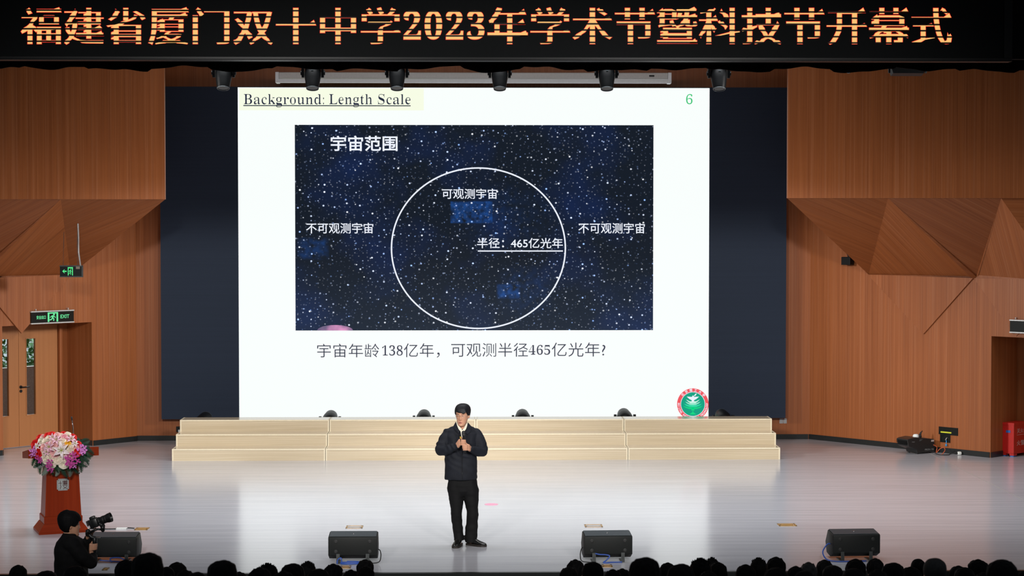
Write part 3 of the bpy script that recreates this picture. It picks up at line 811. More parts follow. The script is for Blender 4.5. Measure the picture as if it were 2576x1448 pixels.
# ------------------------------------------------------------------ choir risers
M_TREAD = wood_mat('maple_tread', (0.47, 0.375, 0.245), (0.60, 0.50, 0.35), (0.66, 0.56, 0.41), fine=26, length=0.8, rough=0.13, streak=0.3, spec=0.6)
M_MAPLE = wood_mat('maple_laminate', (0.47, 0.375, 0.245), (0.60, 0.50, 0.35), (0.66, 0.56, 0.41), fine=26, length=0.8, rough=0.32, streak=0.3, spec=0.5, ring=0.6)
M_MAPLE_EDGE = pmat('maple_edge_band', (0.72, 0.63, 0.46), 0.35, var=0.04)
YR = fl(1190, 1157).y
STEP, TREAD = 0.193, 0.425
xs_front = [fl(432, 1159).x, fl(818.5, 1158).x, fl(1197.5, 1156).x, fl(1579, 1155).x, fl(1961, 1153.5).x]
ends = ['left end module, nearest the flower lectern', 'second from the left, ending behind the dark-jacketed man',
        'third module, just right of the dark-jacketed man', 'right end module, under the round emblem']
for k in range(4):
    xa, xb = xs_front[k] + 0.004, xs_front[k + 1] - 0.004; w = xb - xa
    r = thing('choir_riser', 'three-step pale maple riser, ' + ends[k], 'riser', ((xa + xb) / 2, YR, 0), 0, 'pale wooden risers in front of the screen')
    for i in range(3):
        y0, z0 = i * TREAD, i * STEP
        MB().lo(-w / 2 + 0.022, w / 2 - 0.022, y0 + 0.004, y0 + 0.024, z0 if i == 0 else z0 - 0.02, z0 + STEP - 0.02).build('riser_board', M_MAPLE, r, grain=(1, 0, 0), uvoff=(k * 3.1 + i * 0.7, i * 1.9 + k))
        MB().lo(-w / 2 + 0.022, w / 2 - 0.022, y0 + 0.004, y0 + TREAD + 0.004, z0 + STEP - 0.02, z0 + STEP).build('tread', M_TREAD, r, grain=(1, 0, 0), uvoff=(k * 1.7 + i, i * 2.3))
        MB().lo(-w / 2 + 0.02, w / 2 - 0.02, y0 - 0.002, y0 + 0.004, z0 + STEP - 0.021, z0 + STEP + 0.001).build('edge_band', M_MAPLE_EDGE, r)
    for sg in (-1, 1):
        x = sg * (w / 2 - 0.011)
        prof = [(0, 0), (0, STEP), (TREAD, STEP), (TREAD, 2 * STEP), (2 * TREAD, 2 * STEP), (2 * TREAD, 3 * STEP), (3 * TREAD, 3 * STEP), (3 * TREAD, 0)]
        MB().slab([(x - 0.011, y, z + 0.001) for y, z in prof], (0.022, 0, 0)).build('side_panel', M_MAPLE_EDGE, r)

# ------------------------------------------------------------------ stage monitors
M_SPK = pmat('monitor_black', (0.006, 0.0072, 0.0068), 0.55, var=0.1, scale=60, bump=0.05, spec=0.25)
M_SPK_TOP = pmat('monitor_textured', (0.05, 0.062, 0.072), 0.42, var=0.1, scale=80, bump=0.08)  # light caught by the monitor tops, painted in as a paler base colour
M_GRILLE = pmat('monitor_grille', (0.01, 0.01, 0.01), 0.6, scale=300)
M_BRKT = pmat('bracket_steel', (0.05, 0.055, 0.055), 0.4, metal=0.5)
M_BLUE = pmat('cable_blue', (0.02, 0.07, 0.33), 0.4)
M_CORD = pmat('cable_black', (0.008, 0.008, 0.008), 0.5)
M_BRASS = pmat('brass_plate', (0.42, 0.25, 0.09), 0.35, metal=0.3)
M_CHROME = pmat('chrome', (0.6, 0.6, 0.6), 0.15, metal=1.0)
def monitor(px0, px1, py_top, py_edge, py_low, py_bot, rz, label):
    Y = fl((px0 + px1) / 2, py_bot).y - 0.05
    a, b_ = at(px0, py_edge, Y), at(px1, py_edge, Y); w = b_.x - a.x
    r = thing('stage_monitor', label, 'speaker', ((a.x + b_.x) / 2, Y, 0), rz, 'black stage monitors along the stage edge')
    ze, zl = a.z, at(px0, py_low, Y).z
    prof = [(0.0, zl), (0.0, ze), (0.012, ze + 0.008), (0.25, ze + 0.03), (0.36, ze - 0.12), (0.30, 0.05), (0.14, 0.03)]
    t = MB().slab([(-w / 2, y, z) for y, z in prof], (w, 0, 0))
    bmesh.ops.bevel(t.bm, geom=[e for e in t.bm.edges if e.calc_length() < w * 0.9 or True], offset=0.008, segments=2, profile=0.5, affect='EDGES')
    t.build('cabinet', M_SPK, r, smooth=35)
    MB().slab([(-w / 2 + 0.012, 0.016, ze + 0.0115), (w / 2 - 0.012, 0.016, ze + 0.0115), (w / 2 - 0.012, 0.245, ze + 0.0325), (-w / 2 + 0.012, 0.245, ze + 0.0325)], (0, 0, 0.004)).build('top_panel', M_SPK_TOP, r)
    n = Vector((0, 0.808, 0.589)); 
    MB().slab([(-w / 2 + 0.02, 0.262, ze + 0.02), (w / 2 - 0.02, 0.262, ze + 0.02), (w / 2 - 0.02, 0.36, ze - 0.11), (-w / 2 + 0.02, 0.36, ze - 0.11)], n * 0.012).build('grille', M_GRILLE, r)
    mb = MB().cyl((0, 0.13, ze + 0.024), (0, 0.13, ze + 0.031), 0.012, seg=12).cyl((0, 0.13, ze + 0.031), (0, 0.13, ze + 0.036), 0.005, seg=8)
    mb.build('fly_point', M_CHROME, r)
    for sx_ in (-1, 1):
        for z in (ze - 0.045, zl + 0.045):
            mb = MB().lathe([(0.021, 0), (0.021, 0.004), (0.015, 0.006), (0.013, 0.002), (0.0, 0.002)], Matrix.Translation((sx_ * w * 0.345, 0, z)) @ Matrix.Rotation(PI / 2, 4, 'X'), 20)
            mb.build('socket_plug', M_GRILLE, r, smooth=40)
        mb = MB().slab([(sx_ * w * 0.3 - 0.02, -0.012, 0.0), (sx_ * w * 0.3 + 0.02, -0.012, 0.0), (sx_ * w * 0.3 + 0.02, -0.005, zl + 0.02), (sx_ * w * 0.3 - 0.02, -0.005, zl + 0.02)], (0, 0.006, 0))
        mb.lo(sx_ * w * 0.3 - 0.02, sx_ * w * 0.3 + 0.02, -0.012, 0.2, 0.0, 0.008)
        mb.lo(sx_ * w * 0.3 - 0.006, sx_ * w * 0.3 + 0.006, -0.016, -0.01, 0.03, 0.07)
        mb.build('tilt_bracket', M_BRKT, r)
    return r, w, ze
mons = [(215, 343.5, 1337, 1354, 1399, 1411, 0.0, 'black stage monitor half hidden behind the camera operator'),
        (825.5, 949, 1334, 1352, 1397, 1414, 0.0, 'black stage monitor on the stage edge left of the speaking man'),
        (1470, 1591.5, 1332, 1350, 1394, 1411, 0.05, 'black stage monitor on the stage edge right of the speaking man'),
        (2095, 2215.5, 1329, 1346, 1391, 1408, 0.06, 'black stage monitor furthest right on the stage edge')]
MON = [monitor(*a_) for a_ in mons]
def cable(name, label, pts, r, mat, group=None, cat='cable', seg=8):
    P_ = [Vector(p) for p in pts]; sm = []
    for i in range(len(P_) - 1):
        p0, p1, p2, p3 = P_[max(i - 1, 0)], P_[i], P_[i + 1], P_[min(i + 2, len(P_) - 1)]
        for k in range(8):
            t = k / 8; sm.append(0.5 * ((2 * p1) + (p2 - p0) * t + (2 * p0 - 5 * p1 + 4 * p2 - p3) * t * t + (3 * p1 - p0 - 3 * p2 + p3) * t ** 3))
    sm.append(P_[-1]); base = Vector((P_[0].x, P_[0].y, 0))
    return tag(MB().tube([p - base for p in sm], r, seg).build(name, mat, None, smooth=True, loc=base), label, cat, group)
cbl = ['under the monitor beside the camera operator', 'in a flat coil under the monitor left of the speaking man', 'under the monitor right of the speaking man', 'looping out of the left side of the rightmost monitor']
for k, (r, w, ze) in enumerate(MON):
    x, y = r.location.x, r.location.y
    if k == 3: pts = [(x - w / 2 - 0.012, y + 0.1, 0.18), (x - w / 2 - 0.05, y + 0.08, 0.175), (x - w / 2 - 0.11, y + 0.02, 0.10), (x - w / 2 - 0.08, y - 0.05, 0.03), (x - w / 2 + 0.02, y - 0.07, 0.009), (x - 0.1, y - 0.075, 0.009), (x + 0.1, y - 0.05, 0.009)]
    elif k == 0: pts = [(x + 0.02, y - 0.06, 0.009), (x + 0.0, y - 0.05, 0.05), (x + 0.1, y - 0.05, 0.058), (x + 0.17, y - 0.05, 0.03), (x + 0.22, y - 0.04, 0.009), (x + 0.1, y - 0.03, 0.009), (x - 0.12, y - 0.05, 0.03)]
    else: pts = [(x - 0.17, y - 0.09, 0.009), (x - 0.165, y - 0.07, 0.05), (x - 0.13, y - 0.05, 0.07), (x - 0.12, y - 0.07, 0.02)] + [(x - 0.02 + 0.11 * math.cos(t), y - 0.085 + 0.045 * math.sin(t), 0.009 + t * 0.0014) for t in [PI + 0.6 * q for q in range(20)]]
    if k == 2: pts = [(x - 0.15, y - 0.012, 0.10), (x - 0.1, y - 0.025, 0.092), (x - 0.03, y - 0.04, 0.09), (x + 0.01, y - 0.045, 0.075), (x - 0.03, y - 0.06, 0.03), (x - 0.06, y - 0.08, 0.009), (x + 0.05, y - 0.06, 0.009), (x + 0.15, y - 0.05, 0.009)]
    cable('speaker_cable', 'blue cable ' + cbl[k], pts, 0.0075, M_BLUE, 'blue speaker cables')
x, y = MON[1][0].location.x, MON[1][0].location.y; w = MON[1][1]
cable('power_cable', 'dark cable looping from the right side of the monitor left of the man', [(x + w / 2 + 0.009, y + 0.1, 0.14), (x + w / 2 + 0.03, y + 0.06, 0.13), (x + w / 2 + 0.04, y + 0.02, 0.08), (x + w / 2 + 0.02, y - 0.03, 0.02), (x + w / 2 - 0.08, y - 0.06, 0.009)], 0.006, M_CORD)
x, y = MON[2][0].location.x, MON[2][0].location.y; w = MON[2][1]
cable('power_cable', 'dark cable looping from the left side of the monitor right of the man', [(x - w / 2 - 0.014, y + 0.1, 0.15), (x - w / 2 - 0.03, y + 0.06, 0.14), (x - w / 2 - 0.045, y + 0.02, 0.08), (x - w / 2 - 0.03, y - 0.03, 0.02), (x - w / 2 + 0.06, y - 0.06, 0.009)], 0.006, M_CORD)

# floor boxes set in the stage
def floor_box(px0, px1, py0, py1, label, mat, rim):
    a, c = fl(px0, py1), fl(px1, py0)
    r = thing('floor_box', label, 'floor socket', ((a.x + c.x) / 2, (a.y + c.y) / 2, 0), 0, 'metal socket boxes set in the stage floor')
    hw, hd = (c.x - a.x) / 2, (c.y - a.y) / 2
    MB().lo(-hw, hw, -hd, hd, 0.0, 0.003).build('plate', mat, r)
    mb = MB(); t = min(0.02, hd * 0.3)
    mb.lo(-hw, hw, -hd, -hd + t, 0.003, 0.006).lo(-hw, hw, hd - t, hd, 0.003, 0.006).lo(-hw, -hw + t, -hd, hd, 0.003, 0.006).lo(hw - t, hw, -hd, hd, 0.003, 0.006)
    mb.build('rim', rim, r)
    for sx_ in (-1, 1): MB().cyl((sx_ * hw * 0.75, 0, 0.003), (sx_ * hw * 0.75, 0, 0.008), 0.014, seg=12).build('screw_cap', M_CHROME, r)
M_VPLATE = pmat('floor_plate_grey', (0.36, 0.34, 0.34), 0.3)
floor_box(337, 377, 1327, 1333, 'brass floor socket plate at the end of the taped lectern cable', M_BRASS, M_BRASS)
floor_box(1960, 1999, 1317, 1323, 'brass floor socket plate near the rightmost monitor', M_BRASS, M_BRASS)
floor_box(869, 914, 1322, 1329, 'grey floor socket plate behind the monitor left of the man', M_VPLATE, M_BRASS)
floor_box(1472, 1514, 1319, 1326, 'grey floor socket plate behind the monitor right of the man', M_VPLATE, M_BRASS)
floor_box(854, 884, 1423, 1429, 'open brass floor socket in front of the monitor left of the man', M_BRASS, M_BRASS)
floor_box(1515, 1539, 1420, 1426, 'open brass floor socket in front of the monitor right of the man', M_BRASS, M_BRASS)
floor_box(256, 276, 1428, 1434, 'open brass floor socket in front of the monitor by the operator', M_BRASS, M_BRASS)
a, c = fl(1219, 1268), fl(1253, 1268); cy_ = fl(1236, 1268).y; ry = (fl(1236, 1265.5).y - fl(1236, 1271).y) / 2
mb = MB().rings([[(rr * (c.x - a.x) / 2 * math.cos(t), rr * ry * math.sin(t), z) for t in [2 * PI * k / 40 for k in range(40)]] for rr, z in ((1.0, 0.0), (1.0, 0.002), (0.97, 0.0025))])
tag(mb.build('floor_sticker', pmat('pink_tape', (0.72, 0.30, 0.42), 0.5), loc=((a.x + c.x) / 2, cy_, 0)), 'round pink marker stuck on the floor right of the man', 'floor marker')

# ------------------------------------------------------------------ lectern
M_MAHOG = wood_mat('mahogany', (0.19, 0.017, 0.003), (0.27, 0.029, 0.005), (0.30, 0.045, 0.011), fine=40, length=1.0, rough=0.32, streak=0.3, spec=0.14)
lp = fl(141, 1343); LRZ = math.radians(21)
lec = thing('lectern', 'reddish mahogany lectern with a silver seal, topped by a big flower arrangement', 'lectern', (lp.x, lp.y + 0.28, 0), LRZ)
def taper(zs, w0, w1, d0, d1, y0=0, y1=0): 
    return [[(-w / 2, y - d / 2, z), (w / 2, y - d / 2, z), (w / 2, y + d / 2, z), (-w / 2, y + d / 2, z)] for z, w, d, y in ((zs[0], w0, d0, y0), (zs[1], w1, d1, y1))]
mb = MB().rings(taper((0, 0.03), 0.61, 0.61, 0.5, 0.5)).rings(taper((0.03, 0.12), 0.605, 0.48, 0.49, 0.41)); mb.build('plinth', M_MAHOG, lec, grain=(1, 0, 0))
MB().rings(taper((0.12, 0.20), 0.47, 0.47, 0.40, 0.40)).rings(taper((0.20, 0.21), 0.47, 0.455, 0.40, 0.385)).build('base_moulding', M_MAHOG, lec, grain=(1, 0, 0))
MB().rings(taper((0.21, 0.95), 0.445, 0.375, 0.37, 0.31)).build('body', M_MAHOG, lec, grain=(0, 0, 1))
mb = MB()
for sx_ in (-1, 1): mb.slab([(sx_ * 0.1995, -0.1865, 0.215), (sx_ * 0.2225, -0.1865, 0.215), (sx_ * 0.1885, -0.158, 0.945), (sx_ * 0.168, -0.158, 0.945)], (0, -0.006, 0))
mb.build('corner_batten', M_MAHOG, lec, grain=(0, 0, 1))
MB().rings(taper((0.86, 0.955), 0.385, 0.62, 0.32, 0.42)).build('neck', M_MAHOG, lec, grain=(1, 0, 0))
mb = MB().slab([(-0.43, -0.25, 1.03), (0.43, -0.25, 1.03), (0.43, 0.26, 0.95), (-0.43, 0.26, 0.95)], (0, 0, 0.03)); mb.slab([(-0.43, -0.268, 0.955), (0.43, -0.268, 0.955), (0.43, -0.268, 1.062), (-0.43, -0.268, 1.062)], (0, 0.018, 0))
for x in (-0.43, 0.412): mb.slab([(x, -0.25, 0.955), (x, 0.26, 0.90), (x, 0.26, 0.95), (x, -0.25, 1.03)], (0.018, 0, 0))
mb.build('desktop', M_MAHOG, lec, grain=(1, 0, 0))
# silver seal with clipped corners
M_SILVER = pmat('seal_silver', (0.46, 0.49, 0.48), 0.35, metal=0.5, var=0.1, scale=40)
M_SEALRED = pmat('seal_maroon', (0.07, 0.008, 0.010), 0.5)
yf = lambda z: -(0.37 + (0.31 - 0.37) * (z - 0.21) / 0.74) / 2
sz = 0.60; hs = 0.073; cc = 0.016
oct_ = [(-hs + cc, -hs), (hs - cc, -hs), (hs - cc, -hs + cc), (hs, -hs + cc), (hs, hs - cc), (hs - cc, hs - cc), (hs - cc, hs), (-hs + cc, hs), (-hs + cc, hs - cc), (-hs, hs - cc), (-hs, -hs + cc), (-hs + cc, -hs + cc)]
tilt = lambda x, z, o_=0.0: (x, yf(sz + z) - o_, sz + z)
seal = MB().slab([tilt(x, z, 0.0) for x, z in oct_], (0, -0.008, 0)).build('seal_plate', M_SILVER, lec); seal['label'] = 'silver plate with two seal characters'
mb = MB(); k_ = 0.86
for (x, z), (x2, z2) in zip(oct_, oct_[1:] + oct_[:1]):
    p, q = Vector(tilt(x * k_, z * k_, 0.008)), Vector(tilt(x2 * k_, z2 * k_, 0.008)); mb.cyl(p, q, 0.0012, seg=6)
mb.build('seal_border', M_SEALRED, seal)
def strokes(segs, th=0.0052):
    mb = MB()
    for pts in segs:
        for (x, z), (x2, z2) in zip(pts, pts[1:]):
            p, q = Vector((x, z)), Vector((x2, z2)); t = (q - p); t.normalize(); nn = Vector((-t.y, t.x)) * th / 2; p = p - t * th / 2; q = q + t * th / 2
            mb.slab([tilt(p.x + nn.x, p.y + nn.y, 0.008), tilt(q.x + nn.x, q.y + nn.y, 0.008), tilt(q.x - nn.x, q.y - nn.y, 0.008), tilt(p.x - nn.x, p.y - nn.y, 0.008)], (0, -0.002, 0))
    return mb
S_ = [[(-0.053, 0.018), (-0.012, 0.018)], [(-0.030, 0.045), (-0.030, -0.012), (-0.024, -0.020), (-0.024, -0.030), (-0.032, -0.036), (-0.032, -0.052)]]
for x0 in (0.006, 0.032):
    S_ += [[(x0, 0.048), (x0 - 0.006, 0.034)], [(x0, 0.044), (x0, 0.0)], [(x0 + 0.011, 0.05), (x0 + 0.011, 0.0)], [(x0 + 0.019, 0.044), (x0 + 0.019, 0.0)]]
    S_ += [[(x0 - 0.002, z), (x0 + 0.021, z)] for z in (0.036, 0.024, 0.012, 0.0)]
S_ += [[(0.0, -0.012), (0.052, -0.012), (0.046, -0.026), (0.026, -0.040), (0.004, -0.052)], [(0.006, -0.014), (0.014, -0.030), (0.030, -0.042), (0.054, -0.052)]]
strokes(S_).build('seal_characters', M_SEALRED, seal)
# gooseneck microphone on the lectern
R_l = Matrix.Rotation(LRZ, 4, 'Z')
gx = lec.matrix_basis @ Vector((0.17, 0.2, 1.09))
g = thing('gooseneck_microphone', 'thin gooseneck microphone rising from the lectern behind the flowers', 'microphone', Matrix.Translation((lp.x, lp.y + 0.28, 0)) @ R_l @ Vector((0.19, 0.17, 1.0)))
MB().lathe([(0.03, 0), (0.03, 0.012), (0.015, 0.02), (0.012, 0.03)]).build('base', M_CORD, g, smooth=40)
MB().tube([(0, 0, 0.02), (0, 0.0, 0.14), (-0.006, -0.005, 0.28), (-0.014, -0.015, 0.37)], 0.0055).build('stem', M_CHROME, g, smooth=True)
MB().chain([((-0.014, -0.015, 0.365), 0.008), ((-0.016, -0.03, 0.40), 0.011)], 12).build('capsule', pmat('mic_foam', (0.03, 0.03, 0.032), 0.8), g, smooth=True)

# ------------------------------------------------------------------ flower arrangement
fl_o = Matrix.Translation((lp.x, lp.y + 0.28, 0)) @ R_l @ Vector((0.0, -0.13, 1.06))
from mathutils import Quaternion
bq = thing('flower_arrangement', 'domed arrangement of pink lilies, roses, red blooms and palm fronds on the lectern', 'flowers', fl_o)
def petal_grid(mb, M_, L_, W_, cup, curl, n=5, m_=4, tip=0.7, endw=0.06):
    """one petal: along +x from the base, width in y, rising in z"""
    g_ = []
    for i in range(n + 1):
        t = i / n; row = []
        wd = W_ * max(math.sin(PI * min(1, (0.12 + t * 0.88)) ** tip), endw if t > 0.5 else 0)
        for j in range(m_ + 1):
            s = j / m_ * 2 - 1
            p = Vector((L_ * t * math.cos(curl * t * 0.6), s * wd / 2, L_ * (cup * t - curl * t * t) + abs(s) ** 2 * wd * 0.25))
            row.append(mb.bm.verts.new(M_ @ p))
        g_.append(row)
    for i in range(n):
        for j in range(m_): mb.bm.faces.new((g_[i][j], g_[i + 1][j], g_[i + 1][j + 1], g_[i][j + 1]))
def rose_mesh(R=0.034):
    mb = MB()
    for ring, (cnt, rad, tiltv, hgt) in enumerate(((3, 0.10, 1.35, 0.95), (5, 0.24, 1.15, 1.0), (6, 0.42, 0.85, 0.95), (7, 0.55, 0.5, 0.85))):
        for k in range(cnt):
            a = 2 * PI * k / cnt + ring * 0.6
            M_ = Matrix.Rotation(a, 4, 'Z') @ Matrix.Translation((R * rad * 0.5, 0, -R * 0.3 * ring / 3)) @ Matrix.Rotation(-tiltv, 4, 'Y')
            petal_grid(mb, M_, R * (0.75 + 0.08 * ring), R * (0.8 + 0.3 * ring), 0.1, 0.35 + 0.12 * ring, 4, 4, 0.8, 0.72)
    mb.ball((0, 0, 0), (R * 0.45, R * 0.45, R * 0.4), u=10, v=6)
    return mb
def lily_mesh(R=0.085):
    mb = MB()
    for k in range(6):
        M_ = Matrix.Rotation(2 * PI * k / 6 + (0.1 if k % 2 else 0), 4, 'Z') @ Matrix.Rotation(-0.45 - 0.12 * (k % 2), 4, 'Y')
        petal_grid(mb, M_, R, R * (0.36 if k % 2 else 0.46), 0.45, 0.75, 7, 4, 0.85)
    return mb
def lily_heart(R=0.085):
    mb = MB()
    for k in range(6):
        a = 2 * PI * k / 6; e_ = Vector((math.cos(a) * 0.025, math.sin(a) * 0.025, R * 0.62))
        mb.tube([(0, 0, 0), e_ * 0.6 + Vector((0, 0, 0.006)), e_], 0.0014, 5); mb.ball(e_, (0.003, 0.003, 0.006), u=6, v=4)
    mb.tube([(0, 0, 0), (0, 0, R * 0.7)], 0.002, 5); mb.ball((0, 0, 0.006), (0.009, 0.009, 0.008), u=8, v=5)
    return mb
def ruffle_mesh(R=0.045):
    mb = MB()
    for ring in range(4):
        cnt = 5 + ring * 2
        for k in range(cnt):
            M_ = Matrix.Rotation(2 * PI * k / cnt + ring, 4, 'Z') @ Matrix.Rotation(-1.35 + ring * 0.36, 4, 'Y') @ Matrix.Rotation(random.uniform(-0.3, 0.3), 4, 'X')
            petal_grid(mb, M_, R * random.uniform(0.85, 1.05), R * 0.75, 0.1, 0.3, 4, 4, 0.4)
    return mb
def orchid_mesh(R=0.026):
    mb = MB()
    for cx, cz, rr in ((0, 0, 1), (R * 1.1, R * 0.8, 0.85), (-R * 0.9, R * 1.0, 0.8), (R * 0.3, -R * 1.3, 0.8), (-R * 1.0, -R * 0.6, 0.75)):
        for k in range(5):
            M_ = Matrix.Translation((cx, cz, random.uniform(-0.006, 0.012))) @ Matrix.Rotation(2 * PI * k / 5 + cx * 40, 4, 'Z') @ Matrix.Rotation(-0.25, 4, 'Y')
            petal_grid(mb, M_, R * rr * 0.8, R * rr * 0.85, 0.25, 0.3, 3, 3, 0.7, 0.5)
    return mb
def frond_mesh(L_=0.30):
    mb = MB(); n = 19
    spine = [Vector((L_ * t, 0, 0.05 * math.sin(t * PI * 0.75) - 0.09 * t * t * L_ / 0.3)) for t in [i / n for i in range(n + 1)]]
    mb.tube(spine, 0.003, 5)
    for i in range(2, n + 1):
        t = i / n; ll = 0.125 * (math.sin(PI * min(1, t * 0.78 + 0.2)) ** 0.7) + 0.02
        for sg in (-1, 1):
            p = spine[i]; d_ = Vector((0.62, sg * 0.75, -0.12)).normalized(); d2 = (d_ + Vector((0.3, 0, -0.5))).normalized()
            w_ = Vector((0.7, -sg * 0.6, 0)).normalized() * 0.0085; m0 = p + d_ * ll * 0.5; m1 = m0 + d2 * ll * 0.5
            mb.poly([p, m0 - w_, m1, m0 + w_][::sg])
    return mb
def proto(mb, name, mats):
    out = []
    o = mb.build(name, mats[0], smooth=True); me = o.data; bpy.data.objects.remove(o)
    for i, m in enumerate(mats):
        c = me if i == 0 else me.copy()
        if i: c.materials.clear(); c.materials.append(m)
        out.append(c)
    return out
def petal_mat(name, c, c2=None): 
    m = pmat(name, c, 0.55, var=0.12, scale=45, spec=0.25)
    m.node_tree.nodes['Principled BSDF'].inputs['Subsurface Weight'].default_value = 0.1
    m.node_tree.nodes['Principled BSDF'].inputs['Subsurface Radius'].default_value = (0.01, 0.006, 0.005)
    return m
ROSES = proto(rose_mesh(), 'rose', [petal_mat('rose_cream', (0.88, 0.76, 0.62)), petal_mat('rose_blush', (0.88, 0.52, 0.50)), petal_mat('rose_pink', (0.86, 0.40, 0.46)), petal_mat('rose_ivory', (0.87, 0.80, 0.66)), petal_mat('rose_yellow', (0.88, 0.50, 0.03))])
LILIES = proto(lily_mesh(), 'lily', [petal_mat('lily_pink', (0.86, 0.52, 0.63)), petal_mat('lily_pale', (0.90, 0.76, 0.78))])
HEART = proto(lily_heart(), 'stamen', [pmat('stamen_green', (0.50, 0.55, 0.12), 0.5)])
REDS = proto(rose_mesh(0.042), 'red_rose', [petal_mat('rose_red', (0.72, 0.02, 0.018))])
ORCH = proto(orchid_mesh(), 'orchid', [petal_mat('orchid_mauve', (0.66, 0.22, 0.58)), petal_mat('orchid_magenta', (0.56, 0.07, 0.33))])
FROND = proto(frond_mesh(), 'palm_frond', [pmat('frond_green', (0.013, 0.05, 0.02), 0.4, var=0.4, scale=6, spec=0.3), pmat('frond_dark', (0.009, 0.033, 0.018), 0.4, var=0.4, scale=6, spec=0.3)])
fc = Vector((lp.x, lp.y + 0.28, 0)); cen = fl_o.copy()
def bloom(meshes, name, px, py, depth=None, scale=1.0, k=0, facing=None):
    """set a bloom on the dome where the photograph shows it"""
    x_, y_ = (px - 147) / 73.0, (1140 - py) / 57.0
    rr = min(1.0, x_ * x_ + y_ * y_)
    fwd = 0.13 + 0.22 * math.sqrt(max(0.0, 1 - rr)) - (0.03 if depth is None else depth)
    p = at(px, py, cen.y - fwd)
    dirv = Vector((x_ * 0.8, -0.35 - math.sqrt(max(0.0, 1 - rr)), y_ * 0.8 + 0.15)) if facing is None else Vector(facing)
    dirv += Vector((random.uniform(-0.15, 0.15),) * 3)
    o = bpy.data.objects.new(name, meshes[k]); COL.objects.link(o); o.parent = bq
    o.location = p - bq.location
    o.rotation_mode = 'QUATERNION'
    o.rotation_quaternion = dirv.normalized().to_track_quat('Z', 'Y') @ Quaternion((0, 0, 1), random.uniform(0, 6.28))
    o.scale = (scale,) * 3
    return o
Q = lambda x, y: (60 + x / 8.044, 1050 + y / 8.044)
# domed green foam core under the blooms
mb = MB().ball(fl_o - bq.location + Vector((0.0, 0.02, 0.04)), (0.24, 0.15, 0.13), u=24, v=14)
mb.build('foam_core', pmat('foam_core_green', (0.012, 0.03, 0.014), 0.9), bq, smooth=True)
for x, y, s in ((555, 350, 1.15), (470, 365, 1.0), (320, 410, 1.1), (810, 320, 0.8), (985, 400, 1.0), (225, 545, 1.35), (305, 710, 1.35), (1100, 540, 1.0), (1060, 690, 1.3)): bloom(REDS, 'red_rose', *Q(x, y), scale=s)
for x, y, s, k in ((660, 455, 1.15, 0), (520, 590, 1.25, 0), (765, 660, 1.75, 1), (955, 440, 1.1, 0), (290, 580, 0.95, 1), (590, 400, 0.9, 0), (820, 740, 0.9, 0), (1030, 530, 0.8, 1), (470, 690, 0.9, 0)):
    o = bloom(LILIES, 'lily', *Q(x, y), depth=-0.02, scale=s * 0.82, k=k)
    h = bpy.data.objects.new('stamen', HEART[0]); COL.objects.link(h); h.parent = o
for x, y, s, k in ((380, 400, 1, 1), (345, 460, 1, 3), (430, 480, 1, 0), (505, 415, 1.1, 0), (610, 545, 1.3, 1), (670, 360, 1.0, 1), (760, 355, 0.7, 0), (890, 350, 1.15, 3), (815, 400, 1.15, 2), (850, 360, 0.8, 0), (775, 490, 1.3, 0), (880, 535, 1.1, 4),
                   (700, 680, 1.1, 2), (520, 780, 1.3, 0), (430, 840, 1.4, 3), (470, 835, 1.0, 3), (400, 700, 0.9, 0), (385, 640, 0.9, 1), (400, 580, 1.0, 1), (475, 550, 0.9, 2), (690, 860, 1.2, 0), (740, 825, 1.15, 3), (800, 805, 1.15, 0), (975, 680, 1.1, 0),
                   (940, 600, 1.1, 0), (910, 735, 0.9, 1), (800, 950, 1.3, 3), (560, 945, 1.1, 3), (600, 740, 1.1, 1), (660, 750, 0.9, 1), (960, 810, 0.7, 1), (840, 560, 0.8, 1), (560, 680, 0.8, 2), (720, 420, 0.9, 1), (1060, 600, 0.9, 1), (900, 430, 0.8, 2), (620, 620, 0.8, 3), (600, 840, 0.9, 0), (880, 640, 0.8, 3)):
    bloom(ROSES, 'rose', *Q(x, y), scale=s * 1.1, k=k)
for x, y, s, k in ((200, 660, 1.3, 0), (170, 740, 1.0, 0), (230, 700, 1.0, 0), (1150, 650, 1.4, 0), (1210, 620, 1.0, 0), (1180, 700, 0.9, 0), (300, 830, 1.1, 1), (345, 860, 0.8, 1), (530, 900, 1.0, 1), (530, 1020, 1.0, 1), (565, 1085, 0.5, 1), (900, 880, 1.2, 1), (950, 910, 1.2, 1), (930, 960, 0.9, 1), (990, 740, 0.9, 1), (1040, 790, 0.9, 1), (1085, 880, 0.8, 1), (890, 820, 0.9, 1), (1025, 985, 0.6, 0), (500, 950, 0.8, 1)):
    bloom(ORCH, 'orchid', *Q(x, y), depth=-0.07, scale=s, k=k)
